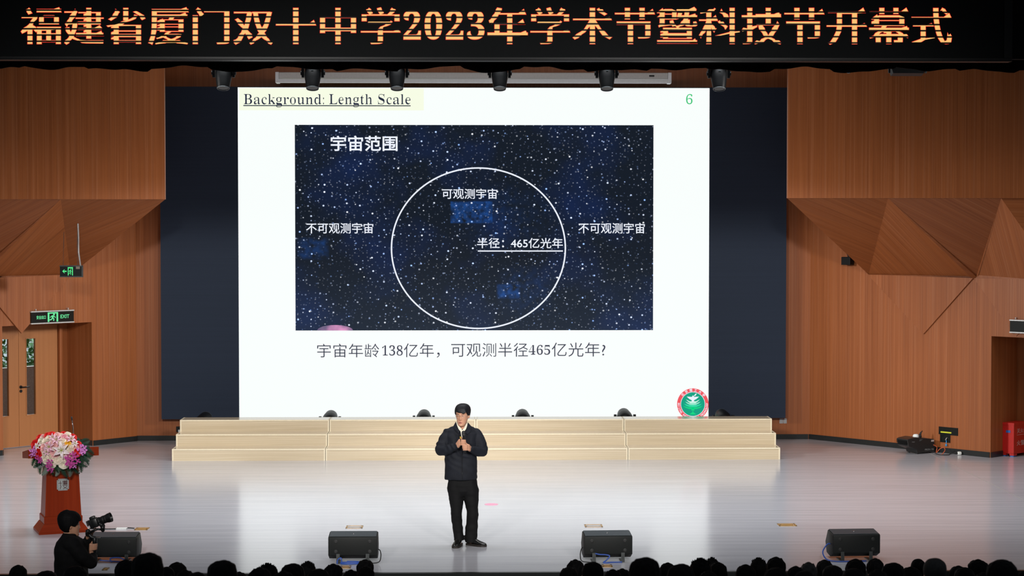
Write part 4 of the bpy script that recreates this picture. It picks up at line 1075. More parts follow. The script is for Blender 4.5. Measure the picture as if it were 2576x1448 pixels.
for k, (ang, fwd_, s, rx, rz_) in enumerate(((-8, 0.5, 0.95, -0.03, -0.06), (14, 0.5, 1.0, 0.05, -0.06), (-30, 0.45, 1.0, -0.08, -0.05), (34, 0.45, 1.0, 0.10, -0.05), (-52, 0.4, 0.95, -0.12, -0.03), (55, 0.4, 0.95, 0.14, -0.03), (-75, 0.35, 0.85, -0.15, 0.0), (78, 0.35, 0.9, 0.16, 0.0),
                                                (2, 0.75, 0.85, 0.0, -0.03), (-20, 0.7, 0.85, -0.05, -0.03), (24, 0.7, 0.9, 0.06, -0.03), (-42, 0.6, 0.9, -0.1, -0.02), (45, 0.6, 0.85, 0.12, -0.02), (98, 0.2, 0.6, 0.18, 0.02), (-95, 0.2, 0.6, -0.16, 0.02), (116, 0.1, 0.55, 0.2, 0.04), (66, 0.5, 0.9, 0.15, -0.01))):
    o = bpy.data.objects.new('palm_frond', FROND[k % 2]); COL.objects.link(o); o.parent = bq
    a = math.radians(ang); X = Vector((math.sin(a), -fwd_, -math.cos(a))).normalized()
    Z = Vector((0, -1, 0.35)); Z = (Z - X * Z.dot(X)).normalized(); Yv = Z.cross(X)
    m_ = Matrix((X, Yv, Z)).transposed().to_4x4(); m_.translation = Vector((rx, -0.05 - 0.04 * (k % 3), rz_ - 0.01)); o.matrix_local = m_ @ Matrix.Scale(s * 0.92, 4)
# taped cable from the lectern to the floor socket
a, c = fl(198, 1330), fl(338, 1329)
cable('floor_cable', 'thin dark cable taped across the floor from the lectern to the brass socket', [(a.x, a.y, 0.006), (a.x + 0.12, a.y + 0.01, 0.006), (a.x + 0.3, a.y - 0.03, 0.006), (a.x + 0.5, a.y - 0.02, 0.006), (c.x - 0.1, c.y + 0.03, 0.006), (c.x, c.y, 0.006)], 0.006, M_CORD)
M_TAPE = pmat('white_tape', (0.75, 0.76, 0.74), 0.5)
for q0, q1, lb in (((213, 1331), (224, 1331), 'short strip of white tape holding the cable beside the lectern'), ((293, 1330), (320, 1329.5), 'longer strip of white tape holding the cable near the brass socket')):
    p0, p1 = fl(*q0), fl(*q1); mb = MB().lo(p0.x, p1.x, p0.y - 0.035, p0.y + 0.035, 0.0125, 0.0145)
    mb.lo(p0.x, p1.x, p0.y - 0.036, p0.y - 0.034, 0, 0.0145).lo(p0.x, p1.x, p0.y + 0.034, p0.y + 0.036, 0, 0.0145); base = Vector((p0.x, p0.y, 0))
    bmesh.ops.translate(mb.bm, vec=-base, verts=mb.bm.verts)
    tag(mb.build('tape_strip', M_TAPE, loc=base), lb, 'tape', 'white tape strips on the stage floor')

# ------------------------------------------------------------------ moving heads
M_HEAD = pmat('fixture_black', (0.0045, 0.005, 0.0055), 0.45, spec=0.22)
M_LENS = pmat('fixture_lens', (0.02, 0.03, 0.035), 0.08, coat=0.6)
M_LRING = pmat('fixture_ring', (0.07, 0.08, 0.085), 0.35)
def moving_head(name, label, loc, tilt_, group, hang=True, s=1.0):
    r = thing(name, label, 'stage light', loc, 0, group); sg = -1 if hang else 1
    mb = MB().box((0, 0, sg * 0.05), (0.30, 0.26, 0.10), bevel=0.015); mb.build('base', M_HEAD, r)
    for x in (-1, 1):
        mb = MB().slab([(x * 0.125 - 0.016, -0.06, sg * 0.10), (x * 0.125 - 0.016, 0.06, sg * 0.10), (x * 0.125 - 0.016, 0.05, sg * 0.27), (x * 0.125 - 0.016, 0.02, sg * 0.31), (x * 0.125 - 0.016, -0.02, sg * 0.31), (x * 0.125 - 0.016, -0.05, sg * 0.27)], (0.032, 0, 0))
        mb.cyl((x * 0.141, 0, sg * 0.25), (x * 0.155, 0, sg * 0.25), 0.03, seg=16)
        mb.build('yoke_arm', M_HEAD, r, smooth=40)
    R_ = Matrix.Translation((0, 0, sg * 0.25)) @ Matrix.Rotation(tilt_, 4, 'X')
    mb = MB().lathe([(0.055, 0.11), (0.085, 0.09), (0.1, 0.05), (0.105, -0.03), (0.10, -0.08), (0.088, -0.16), (0.080, -0.21), (0.078, -0.215), (0.066, -0.21), (0.066, -0.195)], R_, 28)
    hd = mb.build('head', M_HEAD, r, smooth=50)
    MB().lathe([(0.079, -0.205), (0.0815, -0.21), (0.079, -0.218), (0.074, -0.2165), (0.072, -0.209)], R_, 28).build('lens_ring', M_LRING, hd, smooth=50)
    MB().lathe([(0.0, -0.205), (0.03, -0.203), (0.066, -0.196), (0.066, -0.19)], R_, 24).build('lens', M_LENS, hd, smooth=50)
    MB().box((0.0, -0.107, sg * 0.22), (0.03, 0.006, 0.018)).build('display', M_LRING, hd)
    r.scale = (s,) * 3
    return r
YL = 24.0
tops = [(563, 'hanging moving head furthest left, over the dark side of the screen'), (787, 'hanging moving head left of the title on the slide, second from the left'), (999, 'hanging moving head over the end of the slide title'),
        (1257, 'hanging moving head near the middle of the slide top'), (1526, 'hanging moving head over the right half of the slide'), (1808, 'hanging moving head furthest right, past the slide edge')]
zb = at(1000, 227, YL).z
for px, lb in tops: moving_head('moving_head_light', lb, (at(px, 200, YL).x, YL, zb + 0.47), math.radians(-17), 'moving head lights hanging over the stage')
bat = thing('lighting_batten', 'long steel pipe above the stage that carries the hanging moving heads', 'lighting bar', (0, YL, zb + 0.47))
MB().cyl((-7, 0, 0.03), (7, 0, 0.03), 0.03).build('pipe', M_BRKT, bat, smooth=40)
mb = MB()
for x in (-6, -2, 2, 6): mb.cyl((x, 0, 0.03), (x, 0, 8.4 - zb - 0.47), 0.006, seg=6)
mb.build('drop_wire', M_BRKT, bat)
YF = 32.35
fz = 0.0
flo = [(512, 1041, 'moving head standing behind the risers at the far left, before the dark panel', 0.0), (830, 1037, 'moving head standing behind the first riser joint', 0.0), (1066, 1035, 'moving head standing behind the risers left of the man', 0.5), (1315, 1034, 'moving head standing behind the risers right of the man', 0.3),
       (1572, 1032, 'moving head standing behind the third riser joint', 0.55), (1820, 1034, 'moving head standing behind the risers at the far right by the emblem', 0.6)]
for px, py, lb, tl in flo:
    zt = at(px, py, YF).z; s = 1.35; base = zt - 0.36 * s
    r = moving_head('moving_head_light', lb, (at(px, py, YF).x, YF, max(base, 0.0)), math.radians(180 - 78), 'moving head lights standing behind the risers', hang=False, s=s)
    if base > 0.01:
        MB().box((0, 0, -base / s / 2), (0.32, 0.3, base / s), bevel=0.01).build('floor_stand', M_HEAD, r)

# roll-up projection screen casing above the big screen
YC = 32.6
a, c = at(697, 208, YC), at(1685, 183, YC)
pc = thing('projection_screen_casing', 'long white roll-up projection screen casing on the wall above the slide', 'projection screen', ((a.x + c.x) / 2, YC, a.z))
w = (c.x - a.x) / 2; h = c.z - a.z
M_CASE = pmat('casing_white', (0.88, 0.91, 0.94), 0.4, var=0.03)
MB().lo(-w + 0.03, w - 0.03, 0, 0.22, h * 0.42, h, 0.01).build('housing', pmat('casing_grey', (0.62, 0.61, 0.59), 0.5, var=0.04), pc)
MB().lo(-w + 0.03, w - 0.03, -0.01, 0.05, 0.0, h * 0.36, 0.006).build('bottom_bar', M_CASE, pc)
for x in (-1, 1): MB().lo(x * w - 0.03, x * w + 0.03, -0.012, 0.23, 0, h * 1.02, 0.006).build('end_cap', M_CASE, pc)
MB().lo(w - 0.36, w - 0.27, -0.003, 0.004, h * 0.62, h * 0.78).build('name_plate', M_CORD, pc)
mb = MB()
for x in (-w * 0.8, w * 0.8): mb.lo(x - 0.03, x + 0.03, 0.2, BACK - YC - 0.004, h * 0.5, h * 0.9)
mb.build('wall_bracket', M_BRKT, pc)
# fixture and ball camera half hidden at the valance on the right
p = at(2282, 178, 23.0)
r = thing('wash_light', 'flat dark wash light peeking below the valance at the upper right', 'stage light', (p.x, 23.0, p.z))
MB().rings([[(-0.21, -0.06, 0.05), (0.21, -0.06, 0.05), (0.21, 0.1, 0.05), (-0.21, 0.1, 0.05)], [(-0.19, -0.08, -0.035), (0.19, -0.08, -0.035), (0.19, 0.06, -0.06), (-0.19, 0.06, -0.06)]]).build('body', M_HEAD, r)
for x in (-1, 1): MB().slab([(x * 0.225 - 0.012, -0.03, -0.03), (x * 0.225 + 0.012, -0.03, -0.03), (x * 0.225 + 0.012, 0.0, 0.35), (x * 0.225 - 0.012, 0.0, 0.35)], (0, 0.02, 0)).build('side_bracket', M_LRING, r)
MB().cyl((-0.4, 0, 0.36), (0.4, 0, 0.36), 0.024).build('pipe', M_BRKT, r)
mb = MB(); mb.cyl((-0.3, 0, 0.36), (-0.3, 0, 8.4 - p.z), 0.006, seg=6).cyl((0.3, 0, 0.36), (0.3, 0, 8.4 - p.z), 0.006, seg=6); mb.build('drop_wire', M_BRKT, r)
p = at(2135, 178, 23.0)
r = thing('dome_camera', 'small dark dome camera hanging at the valance left of the wash light', 'camera', (p.x, 23.0, p.z))
MB().ball((0, 0, 0), 0.035, u=16, v=10).build('dome', M_LENS, r, smooth=True)
MB().cyl((0, 0, 0.02), (0, 0, 0.08), 0.045, seg=20).cyl((0, 0, 0.08), (0, 0, 8.4 - p.z), 0.01, seg=8).build('mount', M_HEAD, r)

# ------------------------------------------------------------------ exit signs
E_EXIT = emat('exit_green', (0.10, 0.90, 0.28), 0.95)
E_EXIT2 = emat('exit_pale_green', (0.16, 0.86, 0.36), 0.95)
M_SIGN = pmat('sign_black', (0.006, 0.008, 0.007), 0.25, spec=0.4)
M_ALU = pmat('sign_aluminium', (0.55, 0.55, 0.54), 0.35, metal=0.4)
def running_man(x0, z0, w, h, e):
    """pictogram parts in sign coordinates: list of polygons"""
    k = lambda pts: [(x0 + x * w, z0 + z * h) for x, z in pts]
    P_ = [k([(0, 0), (0.16, 0), (0.16, 0.86), (0, 1)]), k([(0, 1), (0.16, 0.86), (0.84, 0.86), (1, 1)]), k([(0.84, 0), (1, 0), (1, 1), (0.84, 0.86)])]
    limbs = [([(0.52, 0.66), (0.46, 0.42)], 0.15), ([(0.50, 0.62), (0.68, 0.52), (0.74, 0.40)], 0.06), ([(0.50, 0.64), (0.34, 0.58), (0.24, 0.44)], 0.06), ([(0.46, 0.42), (0.60, 0.28), (0.56, 0.08)], 0.085), ([(0.46, 0.42), (0.36, 0.24), (0.18, 0.20)], 0.085)]
    for pts, th in limbs:
        for (xa, za), (xb, zb_) in zip(pts, pts[1:]):
            p, q = Vector((xa * w, za * h)), Vector((xb * w, zb_ * h)); t = (q - p).normalized(); n = Vector((-t.y, t.x)) * th * w * 0.55
            P_.append([(x0 + v.x, z0 + v.y) for v in (p + n, q + n, q - n, p - n)])
    P_.append([(x0 + w * 0.6 + math.cos(t) * w * 0.085, z0 + h * 0.76 + math.sin(t) * w * 0.085) for t in [2 * PI * i / 14 for i in range(14)]])
    return P_
def sign_frame(S, px, py, wpx, hpx, out=0.06):
    c = S['W'](px, py) + S['n'] * out; sc = (c - EYE).length / F
    return c, wpx * sc * 1.0, hpx * sc
def exit_sign(name, label, c, xdir, nrm, w, h, text, mirror=False, rails=True, e=E_EXIT2, arrow=False):
    r = thing(name, label, 'exit sign', c); rz = math.atan2(xdir.y, xdir.x); r.rotation_euler = (0, 0, rz)
    MB().lo(-w / 2, w / 2, 0.0, 0.03, -h / 2, h / 2, 0.003).build('panel', M_SIGN, r)
    f = -0.0015
    if rails:
        for z in (-h / 2, h / 2 - h * 0.10): MB().lo(-w / 2 - 0.006, w / 2 + 0.006, -0.008, 0.036, z, z + h * 0.10, 0.003).build('rail', M_ALU, r)
    def flat(polys, nm):
        mb = MB()
        for p in polys:
            if sum(p[i][0] * p[(i + 1) % len(p)][1] - p[(i + 1) % len(p)][0] * p[i][1] for i in range(len(p))) < 0: p = p[::-1]
            mb.poly([(x, f, z) for x, z in p])
        return mb.build(nm, e, r)
    fr = lambda x, z, ww, hh: (Vector((x, f, z)), Vector((1, 0, 0)), Vector((0, 0, 1)), ww, hh)
    if arrow:
        flat(running_man(-w * 0.135, -h * 0.40, w * 0.235, h * 0.80, e), 'running_figure')
        x0 = -w * 0.39; flat([[(x0, 0.0), (x0 + w * 0.09, h * 0.18), (x0 + w * 0.12, h * 0.18), (x0 + w * 0.07, h * 0.055), (x0 + w * 0.2, h * 0.055), (x0 + w * 0.2, -h * 0.055), (x0 + w * 0.07, -h * 0.055), (x0 + w * 0.12, -h * 0.18), (x0 + w * 0.09, -h * 0.18)]], 'arrow')
    else:
        flat(running_man(-w * 0.12, -h * 0.36, w * 0.245, h * 0.72, e), 'running_figure')
        if text != 'figure only': lettering('sign_lettering', '安全出口', None, 0, e, r, 0.02, 0.02, frame=fr(-w * 0.38, -h * 0.13, w * 0.215, h * 0.28))
        lettering('sign_lettering', 'EXIT', None, 0, e, r, 0.02, 0.02, frame=fr(w * 0.18, -h * 0.13, w * 0.21, h * 0.28))
    return r
S = SL; c, w, h = sign_frame(S, 127.5, 796.5, 81, 32)
w = w / abs(S['d'].dot(RT)) * 1.0
r = exit_sign('exit_sign', 'green lit exit sign with aluminium rails above the left door', c, -S['d'], S['n'], w, h, '')
for x in (-0.38, 0.38): MB().cyl((x * w, 0.015, h / 2), (x * w, 0.015, h / 2 + 0.03), 0.006, seg=8).lo(x * w - 0.008, x * w + 0.008, 0.01, 0.062, h / 2 + 0.02, h / 2 + 0.032).build('hanger', M_ALU, r)
S = SR; c, w, h = sign_frame(S, 2600, 822, 82, 33); w = w / abs(S['d'].dot(RT))
r = exit_sign('exit_sign', 'exit sign with aluminium rails over the right door recess, cut by the frame', c, S['d'], S['n'], w, h, 'figure only')
for x in (-0.38, 0.38): MB().cyl((x * w, 0.015, h / 2), (x * w, 0.015, h / 2 + 0.03), 0.006, seg=8).lo(x * w - 0.008, x * w + 0.008, 0.01, 0.062, h / 2 + 0.02, h / 2 + 0.032).build('hanger', M_ALU, r)
# hanging sign under the left soffit
YH = 30.4
a, c = at(151, 695, YH), at(205, 669, YH); w, h = c.x - a.x, c.z - a.z
r = exit_sign('hanging_exit_sign', 'hanging black sign with a green arrow and running figure under the left overhang', Vector(((a.x + c.x) / 2, YH, (a.z + c.z) / 2)), Vector((1, 0.04, 0)), Vector((0, -1, 0)), w, h, '', rails=False, e=E_EXIT, arrow=True)
MB().lo(-w / 2 - 0.004, w / 2 + 0.02, -0.004, 0.034, h / 2 - 0.006, h / 2 + 0.012).lo(-w / 2 - 0.004, w / 2 + 0.02, -0.004, 0.034, -h / 2 - 0.012, -h / 2 + 0.004).lo(w / 2, w / 2 + 0.02, -0.004, 0.034, -h / 2, h / 2).build('frame', M_BRKT, r)
MB().lo(w * 0.24, w * 0.42, -0.004, 0.0, h * 0.22, h * 0.48).build('junction_box', pmat('junction_grey', (0.16, 0.12, 0.09), 0.5), r)
ctr = r.location
p1 = at(202, 668, YH) - ctr; p2 = at(195, 540, YH - 0.1) - ctr; p3 = at(197, 600, YH) - ctr
MB().tube([p1, p1 + (p3 - p1) * 0.5 + Vector((-0.012, 0, 0)), p3, p3 + (p2 - p3) * 0.6, p2, p2 + Vector((0.0, 0.1, 0.16))], 0.013).build('conduit', pmat('conduit_grey', (0.36, 0.35, 0.34), 0.4, metal=0.3), r, smooth=True)
p4 = at(159, 669, YH) - ctr; p5 = at(160, 622, YH + 0.0) - ctr
MB().tube([p4, p5, p5 + Vector((0, 0.05, 0.25))], 0.004, 6).tube([at(195, 669, YH) - ctr, at(194, 620, YH) - ctr, at(194, 600, YH) - ctr + Vector((0, 0.05, 0.2))], 0.004, 6).build('chain', M_BRKT, r)

# ------------------------------------------------------------------ right-hand corner: small speaker, wall panel, fog machine, extinguisher box
S = SR
p = S['W'](2141, 655)
r = thing('wall_speaker', 'small black box speaker with loose wires on the right splayed wall', 'speaker', p, math.atan2(S['d'].y, S['d'].x))
MB().lo(-0.095, 0.095, -0.16, -0.04, -0.075, 0.065, 0.008).build('cabinet', M_HEAD, r)
MB().lo(-0.02, 0.02, -0.05, 0.0, -0.03, 0.03).build('bracket', M_HEAD, r)
MB().tube([(-0.02, -0.04, 0.05), (-0.06, -0.03, 0.11), (-0.11, -0.01, 0.17), (-0.14, 0.0, 0.2)], 0.01).tube([(0.02, -0.05, 0.06), (0.05, -0.04, 0.12), (0.0, -0.03, 0.13), (-0.05, -0.02, 0.09)], 0.006).build('wire', M_CORD, r, smooth=True)
p = S['W'](2386, 1092)
r = thing('wall_connector_panel', 'black connector panel with a yellow strip and blue plug on the right wall', 'wall panel', p, math.atan2(S['d'].y, S['d'].x))
sc = p.length / F / abs(S['d'].dot(RT))
MB().lo(-19 * sc, 19 * sc, -0.006, 0, -1 * sc, 12 * sc).build('plate', M_SIGN, r)
MB().lo(-16 * sc, 4 * sc, -0.012, 0, -14 * sc, -1 * sc, 0.003).build('cover_flap', M_SIGN, r)
MB().lo(-15 * sc, 6 * sc, -0.009, -0.006, 2 * sc, 4.2 * sc).build('yellow_strip', pmat('strip_yellow', (0.6, 0.62, 0.02), 0.5), r)
MB().chain([((-2 * sc, -0.02, -6 * sc), 0.012), ((-3 * sc, -0.035, -9 * sc), 0.014)], 10).build('connector', M_CHROME, r, smooth=True)
MB().tube([(-2 * sc, -0.03, -10 * sc), (-2 * sc, -0.035, -14 * sc), (-2 * sc, -0.035, -17 * sc)], 0.006).ball((-2 * sc, -0.035, -18 * sc), (0.016, 0.016, 0.022), u=12, v=8).build('blue_plug', pmat('plug_blue', (0.02, 0.28, 0.62), 0.4), r, smooth=True)
# fog machine
p = fl(2306, 1142)
fog = thing('fog_machine', 'black wedge-nosed fog machine on the floor by the right wall', 'fog machine', (p.x + 0.02, p.y + 0.16, 0), math.radians(27))
prof = [(-0.30, 0.254), (-0.245, 0.27), (-0.107, 0.285), (0.28, 0.235), (0.30, 0.105), (0.295, 0.022), (-0.08, 0.018), (-0.103, 0.075), (-0.27, 0.14)]
mb = MB().slab([(x, -0.14, z) for x, z in prof], (0, 0.28, 0))
bmesh.ops.bevel(mb.bm, geom=mb.bm.edges[:], offset=0.007, segments=1, affect='EDGES')
mb.build('casing', pmat('fog_black', (0.014, 0.014, 0.014), 0.35, bump=0.05, scale=50), fog)
for i in range(3): MB().lo(-0.316, -0.285, -0.125, 0.125, 0.165 + i * 0.026, 0.175 + i * 0.026, 0.003).build('outlet_fin', M_HEAD, fog)
for x in (-0.06, 0.25):
    for y in (-0.1, 0.1): MB().cyl((x, y, 0), (x, y, 0.03), 0.018, seg=10).build('foot', M_CORD, fog)
frf = lambda x, z, ww, hh: (Vector((x, -0.1415, z)), Vector((1, 0, 0)), Vector((0, 0, 1)), ww, hh)
M_PRINT = pmat('print_grey', (0.26, 0.26, 0.26), 0.5)
lettering('lettering', 'Antari', None, 0, M_PRINT, fog, frame=frf(-0.20, 0.205, 0.06, 0.014))
lettering('lettering', 'PROX-150', None, 0, M_PRINT, fog, frame=frf(0.08, 0.055, 0.19, 0.026))
MB().lo(0.215, 0.275, -0.1425, -0.135, 0.195, 0.225).build('rating_plate', pmat('plate_pinkish', (0.45, 0.36, 0.33), 0.5), fog)
MB().slab([(-0.04, -0.1415, 0.215), (0.0, -0.1415, 0.225), (0.04, -0.1415, 0.25), (-0.03, -0.1415, 0.25)], (0, 0.004, 0)).build('vent_sticker', pmat('sticker_grey', (0.05, 0.056, 0.056), 0.5), fog)
MB().rings([[(x + math.cos(t) * 0.055 * q, 0.0 + math.sin(t) * 0.05 * q, z) for t in [2 * PI * i / 18 for i in range(18)]] for x, z, q in ((0.0, 0.262, 1.0), (0.002, 0.30, 0.95), (0.004, 0.318, 0.7), (0.004, 0.322, 0.2))]).build('tank_cap', pmat('cap_white', (0.7, 0.74, 0.73), 0.4), fog, smooth=40)
MB().chain([((0.09, 0.0, 0.275), 0.032), ((0.095, 0.0, 0.31), 0.02), ((0.11, 0, 0.34), 0.013), ((0.14, 0.0, 0.365), 0.007)], 10).build('carry_handle', M_CORD, fog, smooth=True)
q = fl(2353, 1144)
cable('extension_cable', 'orange-red cord looping out of the rear of the fog machine', [q + Vector((-0.03, 0.02, 0.17)), q + Vector((0.03, 0.02, 0.13)), q + Vector((0.02, 0.02, 0.04)), q + Vector((0.08, 0.02, 0.10)), q + Vector((0.14, 0.01, 0.125)), q + Vector((0.16, 0.0, 0.08)), q + Vector((0.12, 0.0, 0.02)), q + Vector((0.1, 0.0, 0.008))], 0.007, pmat('cord_orange', (0.42, 0.07, 0.015), 0.5), cat='cord')
p2_ = fl(2409, 1144)
cable('extension_cable', 'black cord running along the floor from the fog machine to the white plug', [q + Vector((0.0, 0.02, 0.03)), q + Vector((0.06, -0.02, 0.008)), q + Vector((0.15, -0.04, 0.008)), q + Vector((0.22, -0.03, 0.008)), p2_ + Vector((-0.12, 0.0, 0.02)), p2_ + Vector((-0.03, 0.0, 0.035))], 0.008, M_CORD, cat='cord')
pl = thing('cord_plug', 'white plug at the end of the black cord by the right wall', 'plug', (p2_.x + 0.03, p2_.y, 0), 0.2)
mb = MB().box((0, 0, 0.03), (0.07, 0.05, 0.056), bevel=0.018, seg=3); mb.build('shell', pmat('plug_white', (0.75, 0.77, 0.72), 0.4), pl, smooth=60)
MB().cyl((-0.05, 0, 0.032), (-0.03, 0, 0.032), 0.012, seg=12).build('strain_relief', M_CORD, pl)
# red extinguisher box
pb = fl(2550, 1149)
ex = thing('extinguisher_box', 'red metal fire extinguisher box with blue feet in the right recess', 'extinguisher box', (pb.x + 0.743 * 0.31 - 0.67 * 0.115, pb.y + 0.67 * 0.31 + 0.743 * 0.115, 0), math.radians(42))
M_FIRE = pmat('fire_red', (0.50, 0.012, 0.008), 0.4, var=0.06)
bw, bd, bh = 0.62, 0.23, 0.56
mb = MB().lo(-bw / 2, bw / 2, -bd / 2, bd / 2, 0.05, bh - 0.03)
for x in (-1, 1):
    for y in (-1, 1): mb.lo(x * (bw / 2 - 0.05) - 0.05, x * (bw / 2 - 0.05) + 0.05, y * (bd / 2 - 0.04) - 0.04, y * (bd / 2 - 0.04) + 0.04, 0.02, 0.06)
mb.build('body', M_FIRE, ex)
MB().lo(-bw / 2 - 0.008, bw / 2 + 0.008, -bd / 2 - 0.008, bd / 2 + 0.008, bh - 0.035, bh).build('lid', M_FIRE, ex)
for x in (-1, 1):
    for y in (-1, 1): MB().lo(x * (bw / 2 - 0.05) - 0.04, x * (bw / 2 - 0.05) + 0.04, y * (bd / 2 - 0.04) - 0.032, y * (bd / 2 - 0.04) + 0.032, 0, 0.022).build('foot', pmat('foot_blue', (0.03, 0.16, 0.5), 0.5), ex)
mb = MB().lo(-bw / 2 - 0.004, -bw / 2 + 0.002, -0.05, 0.03, 0.395, 0.435); mb.build('side_handle', pmat('handle_blue', (0.02, 0.12, 0.42), 0.4), ex)
M_WPRINT = pmat('print_white', (0.62, 0.5, 0.48), 0.5)
frx = lambda x, z, ww, hh: (Vector((x, -bd / 2 - 0.002, z)), Vector((1, 0, 0)), Vector((0, 0, 1)), ww, hh)
lettering('lettering', '灭火器箱', None, 0, M_WPRINT, ex, frame=frx(-0.22, 0.385, 0.40, 0.075))
lettering('lettering', '火警119', None, 0, M_WPRINT, ex, frame=frx(-0.22, 0.18, 0.42, 0.085))
MB().poly([(-0.22, -bd / 2 - 0.0015, 0.355), (0.2, -bd / 2 - 0.0015, 0.355), (0.2, -bd / 2 - 0.0015, 0.36), (-0.22, -bd / 2 - 0.0015, 0.36)]).build('print_line', M_WPRINT, ex)
# sockets on the back wall
p = at(1970, 1058, BACK)
r = thing('wall_socket', 'light grey double wall socket plate below the right end of the screen', 'socket', (p.x, BACK, p.z))
for x in (-1, 1):
    pl_ = MB().lo(x * 0.034 - 0.031, x * 0.034 + 0.031, -0.01, 0, -0.045, 0.045, 0.004).build('plate', pmat('socket_grey', (0.42, 0.43, 0.44), 0.4), r)
    mb = MB()
    for z in (-0.025, 0.0, 0.025):
        for dx_ in (-0.01, 0.012): mb.lo(x * 0.034 + dx_ - 0.003, x * 0.034 + dx_ + 0.003, -0.0115, -0.009, z - 0.005, z + 0.005)
    mb.build('slot', M_CORD, pl_)
p = at(449, 1079, BACK)
r = thing('wall_socket', 'black wall socket with a white plug behind the left end of the risers', 'socket', (p.x, BACK, p.z))
MB().lo(-0.04, 0.05, -0.012, 0, -0.05, 0.05, 0.004).build('plate', M_SIGN, r)
MB().lo(0.0, 0.03, -0.05, -0.01, -0.05, -0.005, 0.006).build('plug', M_TAPE, r)

# ------------------------------------------------------------------ people
M_SKIN = pmat('skin', (0.58, 0.30, 0.19), 0.5, var=0.06, scale=12, spec=0.35)
M_SKIN.node_tree.nodes['Principled BSDF'].inputs['Subsurface Weight'].default_value = 0.12
M_SKIN.node_tree.nodes['Principled BSDF'].inputs['Subsurface Radius'].default_value = (0.012, 0.005, 0.003)
M_HAIR = pmat('hair_black', (0.008, 0.0085, 0.011), 0.55, var=0.4, scale=40, bump=0.1, spec=0.22, stretch=(3, 3, 0.6))
M_HAIRD = pmat('hair_dark', (0.0035, 0.0035, 0.004), 0.7, var=0.4, scale=40, spec=0.12, stretch=(3, 3, 0.6))
M_LIPS = pmat('lips', (0.46, 0.16, 0.125), 0.45)
M_BROW = pmat('brow', (0.09, 0.05, 0.035), 0.7)
M_EYE = pmat('eye_dark', (0.02, 0.012, 0.01), 0.2)
M_EYEW = pmat('eye_white', (0.55, 0.5, 0.46), 0.3)
M_JACKET = pmat('jacket_navy', (0.0085, 0.010, 0.0155), 0.75, var=0.25, scale=14, bump=0.3, spec=0.25)
M_TROUS = pmat('trousers_black', (0.0045, 0.0045, 0.005), 0.8, var=0.25, scale=14, bump=0.3, spec=0.2)
M_SHIRT = pmat('shirt_cream', (0.78, 0.74, 0.60), 0.7, var=0.05)
M_SHOE = pmat('shoe_leather', (0.006, 0.006, 0.006), 0.22, spec=0.6, coat=0.4)
M_SOLE = pmat('shoe_sole', (0.012, 0.008, 0.006), 0.6)
M_COATB = pmat('coat_black', (0.0045, 0.0045, 0.005), 0.85, var=0.3, scale=18, bump=0.3, spec=0.2)

LEV = [(-0.128, 0.012, -0.070, -0.040), (-0.122, 0.028, -0.084, -0.025), (-0.110, 0.040, -0.091, -0.005), (-0.092, 0.050, -0.091, 0.018), (-0.070, 0.058, -0.089, 0.042), (-0.042, 0.065, -0.088, 0.066), (-0.012, 0.070, -0.087, 0.082),
       (0.020, 0.073, -0.087, 0.092), (0.050, 0.0745, -0.087, 0.096), (0.078, 0.070, -0.078, 0.090), (0.098, 0.058, -0.060, 0.074), (0.112, 0.040, -0.036, 0.052), (0.119, 0.020, -0.010, 0.028), (0.121, 0.004, 0.004, 0.012)]
def lev(z):
    for a, b in zip(LEV, LEV[1:]):
        if z <= b[0] or b is LEV[-1]:
            t = max(0, min(1, (z - a[0]) / (b[0] - a[0])))
            return [a[i] + (b[i] - a[i]) * t for i in (1, 2, 3)]
def head_grid(nz, na, off=None, face=True):
    """rings of a head facing -Y, eyes at z = 0; off(az, z, p) pushes the surface out"""
    rings = []
    for i in range(nz + 1):
        t = i / nz; z = -0.128 + 0.249 * (0.5 - 0.5 * math.cos(PI * t)) if off is None else -0.128 + 0.249 * (0.5 - 0.5 * math.cos(PI * t))
        w, yf_, yb = lev(z); cy = (yf_ + yb) / 2; d = (yb - yf_) / 2; r = []
        for k in range(na):
            a = 2 * PI * k / na; c, s = math.sin(a), -math.cos(a)       # a = 0 is the face
            e = 0.92
            x = w * math.copysign(abs(c) ** e, c); y = cy + d * math.copysign(abs(s) ** e, s); p = Vector((x, y, z))
            if face and s < 0.2:
                G = lambda cx, cz, sx, sz_: math.exp(-((x - cx) / sx) ** 2 - ((z - cz) / sz_) ** 2)
                n = 0.020 * G(0, -0.038, 0.012, 0.013) + 0.010 * G(0, -0.018, 0.008, 0.018) + 0.008 * G(0, 0.0, 0.007, 0.014) + 0.006 * G(0.011, -0.042, 0.007, 0.008) + 0.006 * G(-0.011, -0.042, 0.007, 0.008)
                n += -0.008 * G(0.031, 0.0, 0.015, 0.010) - 0.008 * G(-0.031, 0.0, 0.015, 0.010) + 0.004 * G(0.03, 0.019, 0.02, 0.008) + 0.004 * G(-0.03, 0.019, 0.02, 0.008)
                n += 0.005 * G(0, -0.068, 0.02, 0.006) + 0.005 * G(0, -0.079, 0.018, 0.006) - 0.003 * G(0, -0.091, 0.02, 0.005) + 0.006 * G(0, -0.112, 0.02, 0.012) + 0.003 * G(0.045, -0.03, 0.016, 0.018) + 0.003 * G(-0.045, -0.03, 0.016, 0.018)
                p.y -= n
            if off is not None:
                nn = Vector((x / (w + 1e-4), (y - cy) / (d + 1e-4) * 0.9, max(0, (z - 0.03) / 0.09) ** 2)); nn = nn.normalized() if nn.length > 1e-4 else Vector((0, 0, 1))
                p = p + nn * off(a, z, p)
            r.append(p)
        rings.append(r)
    return rings
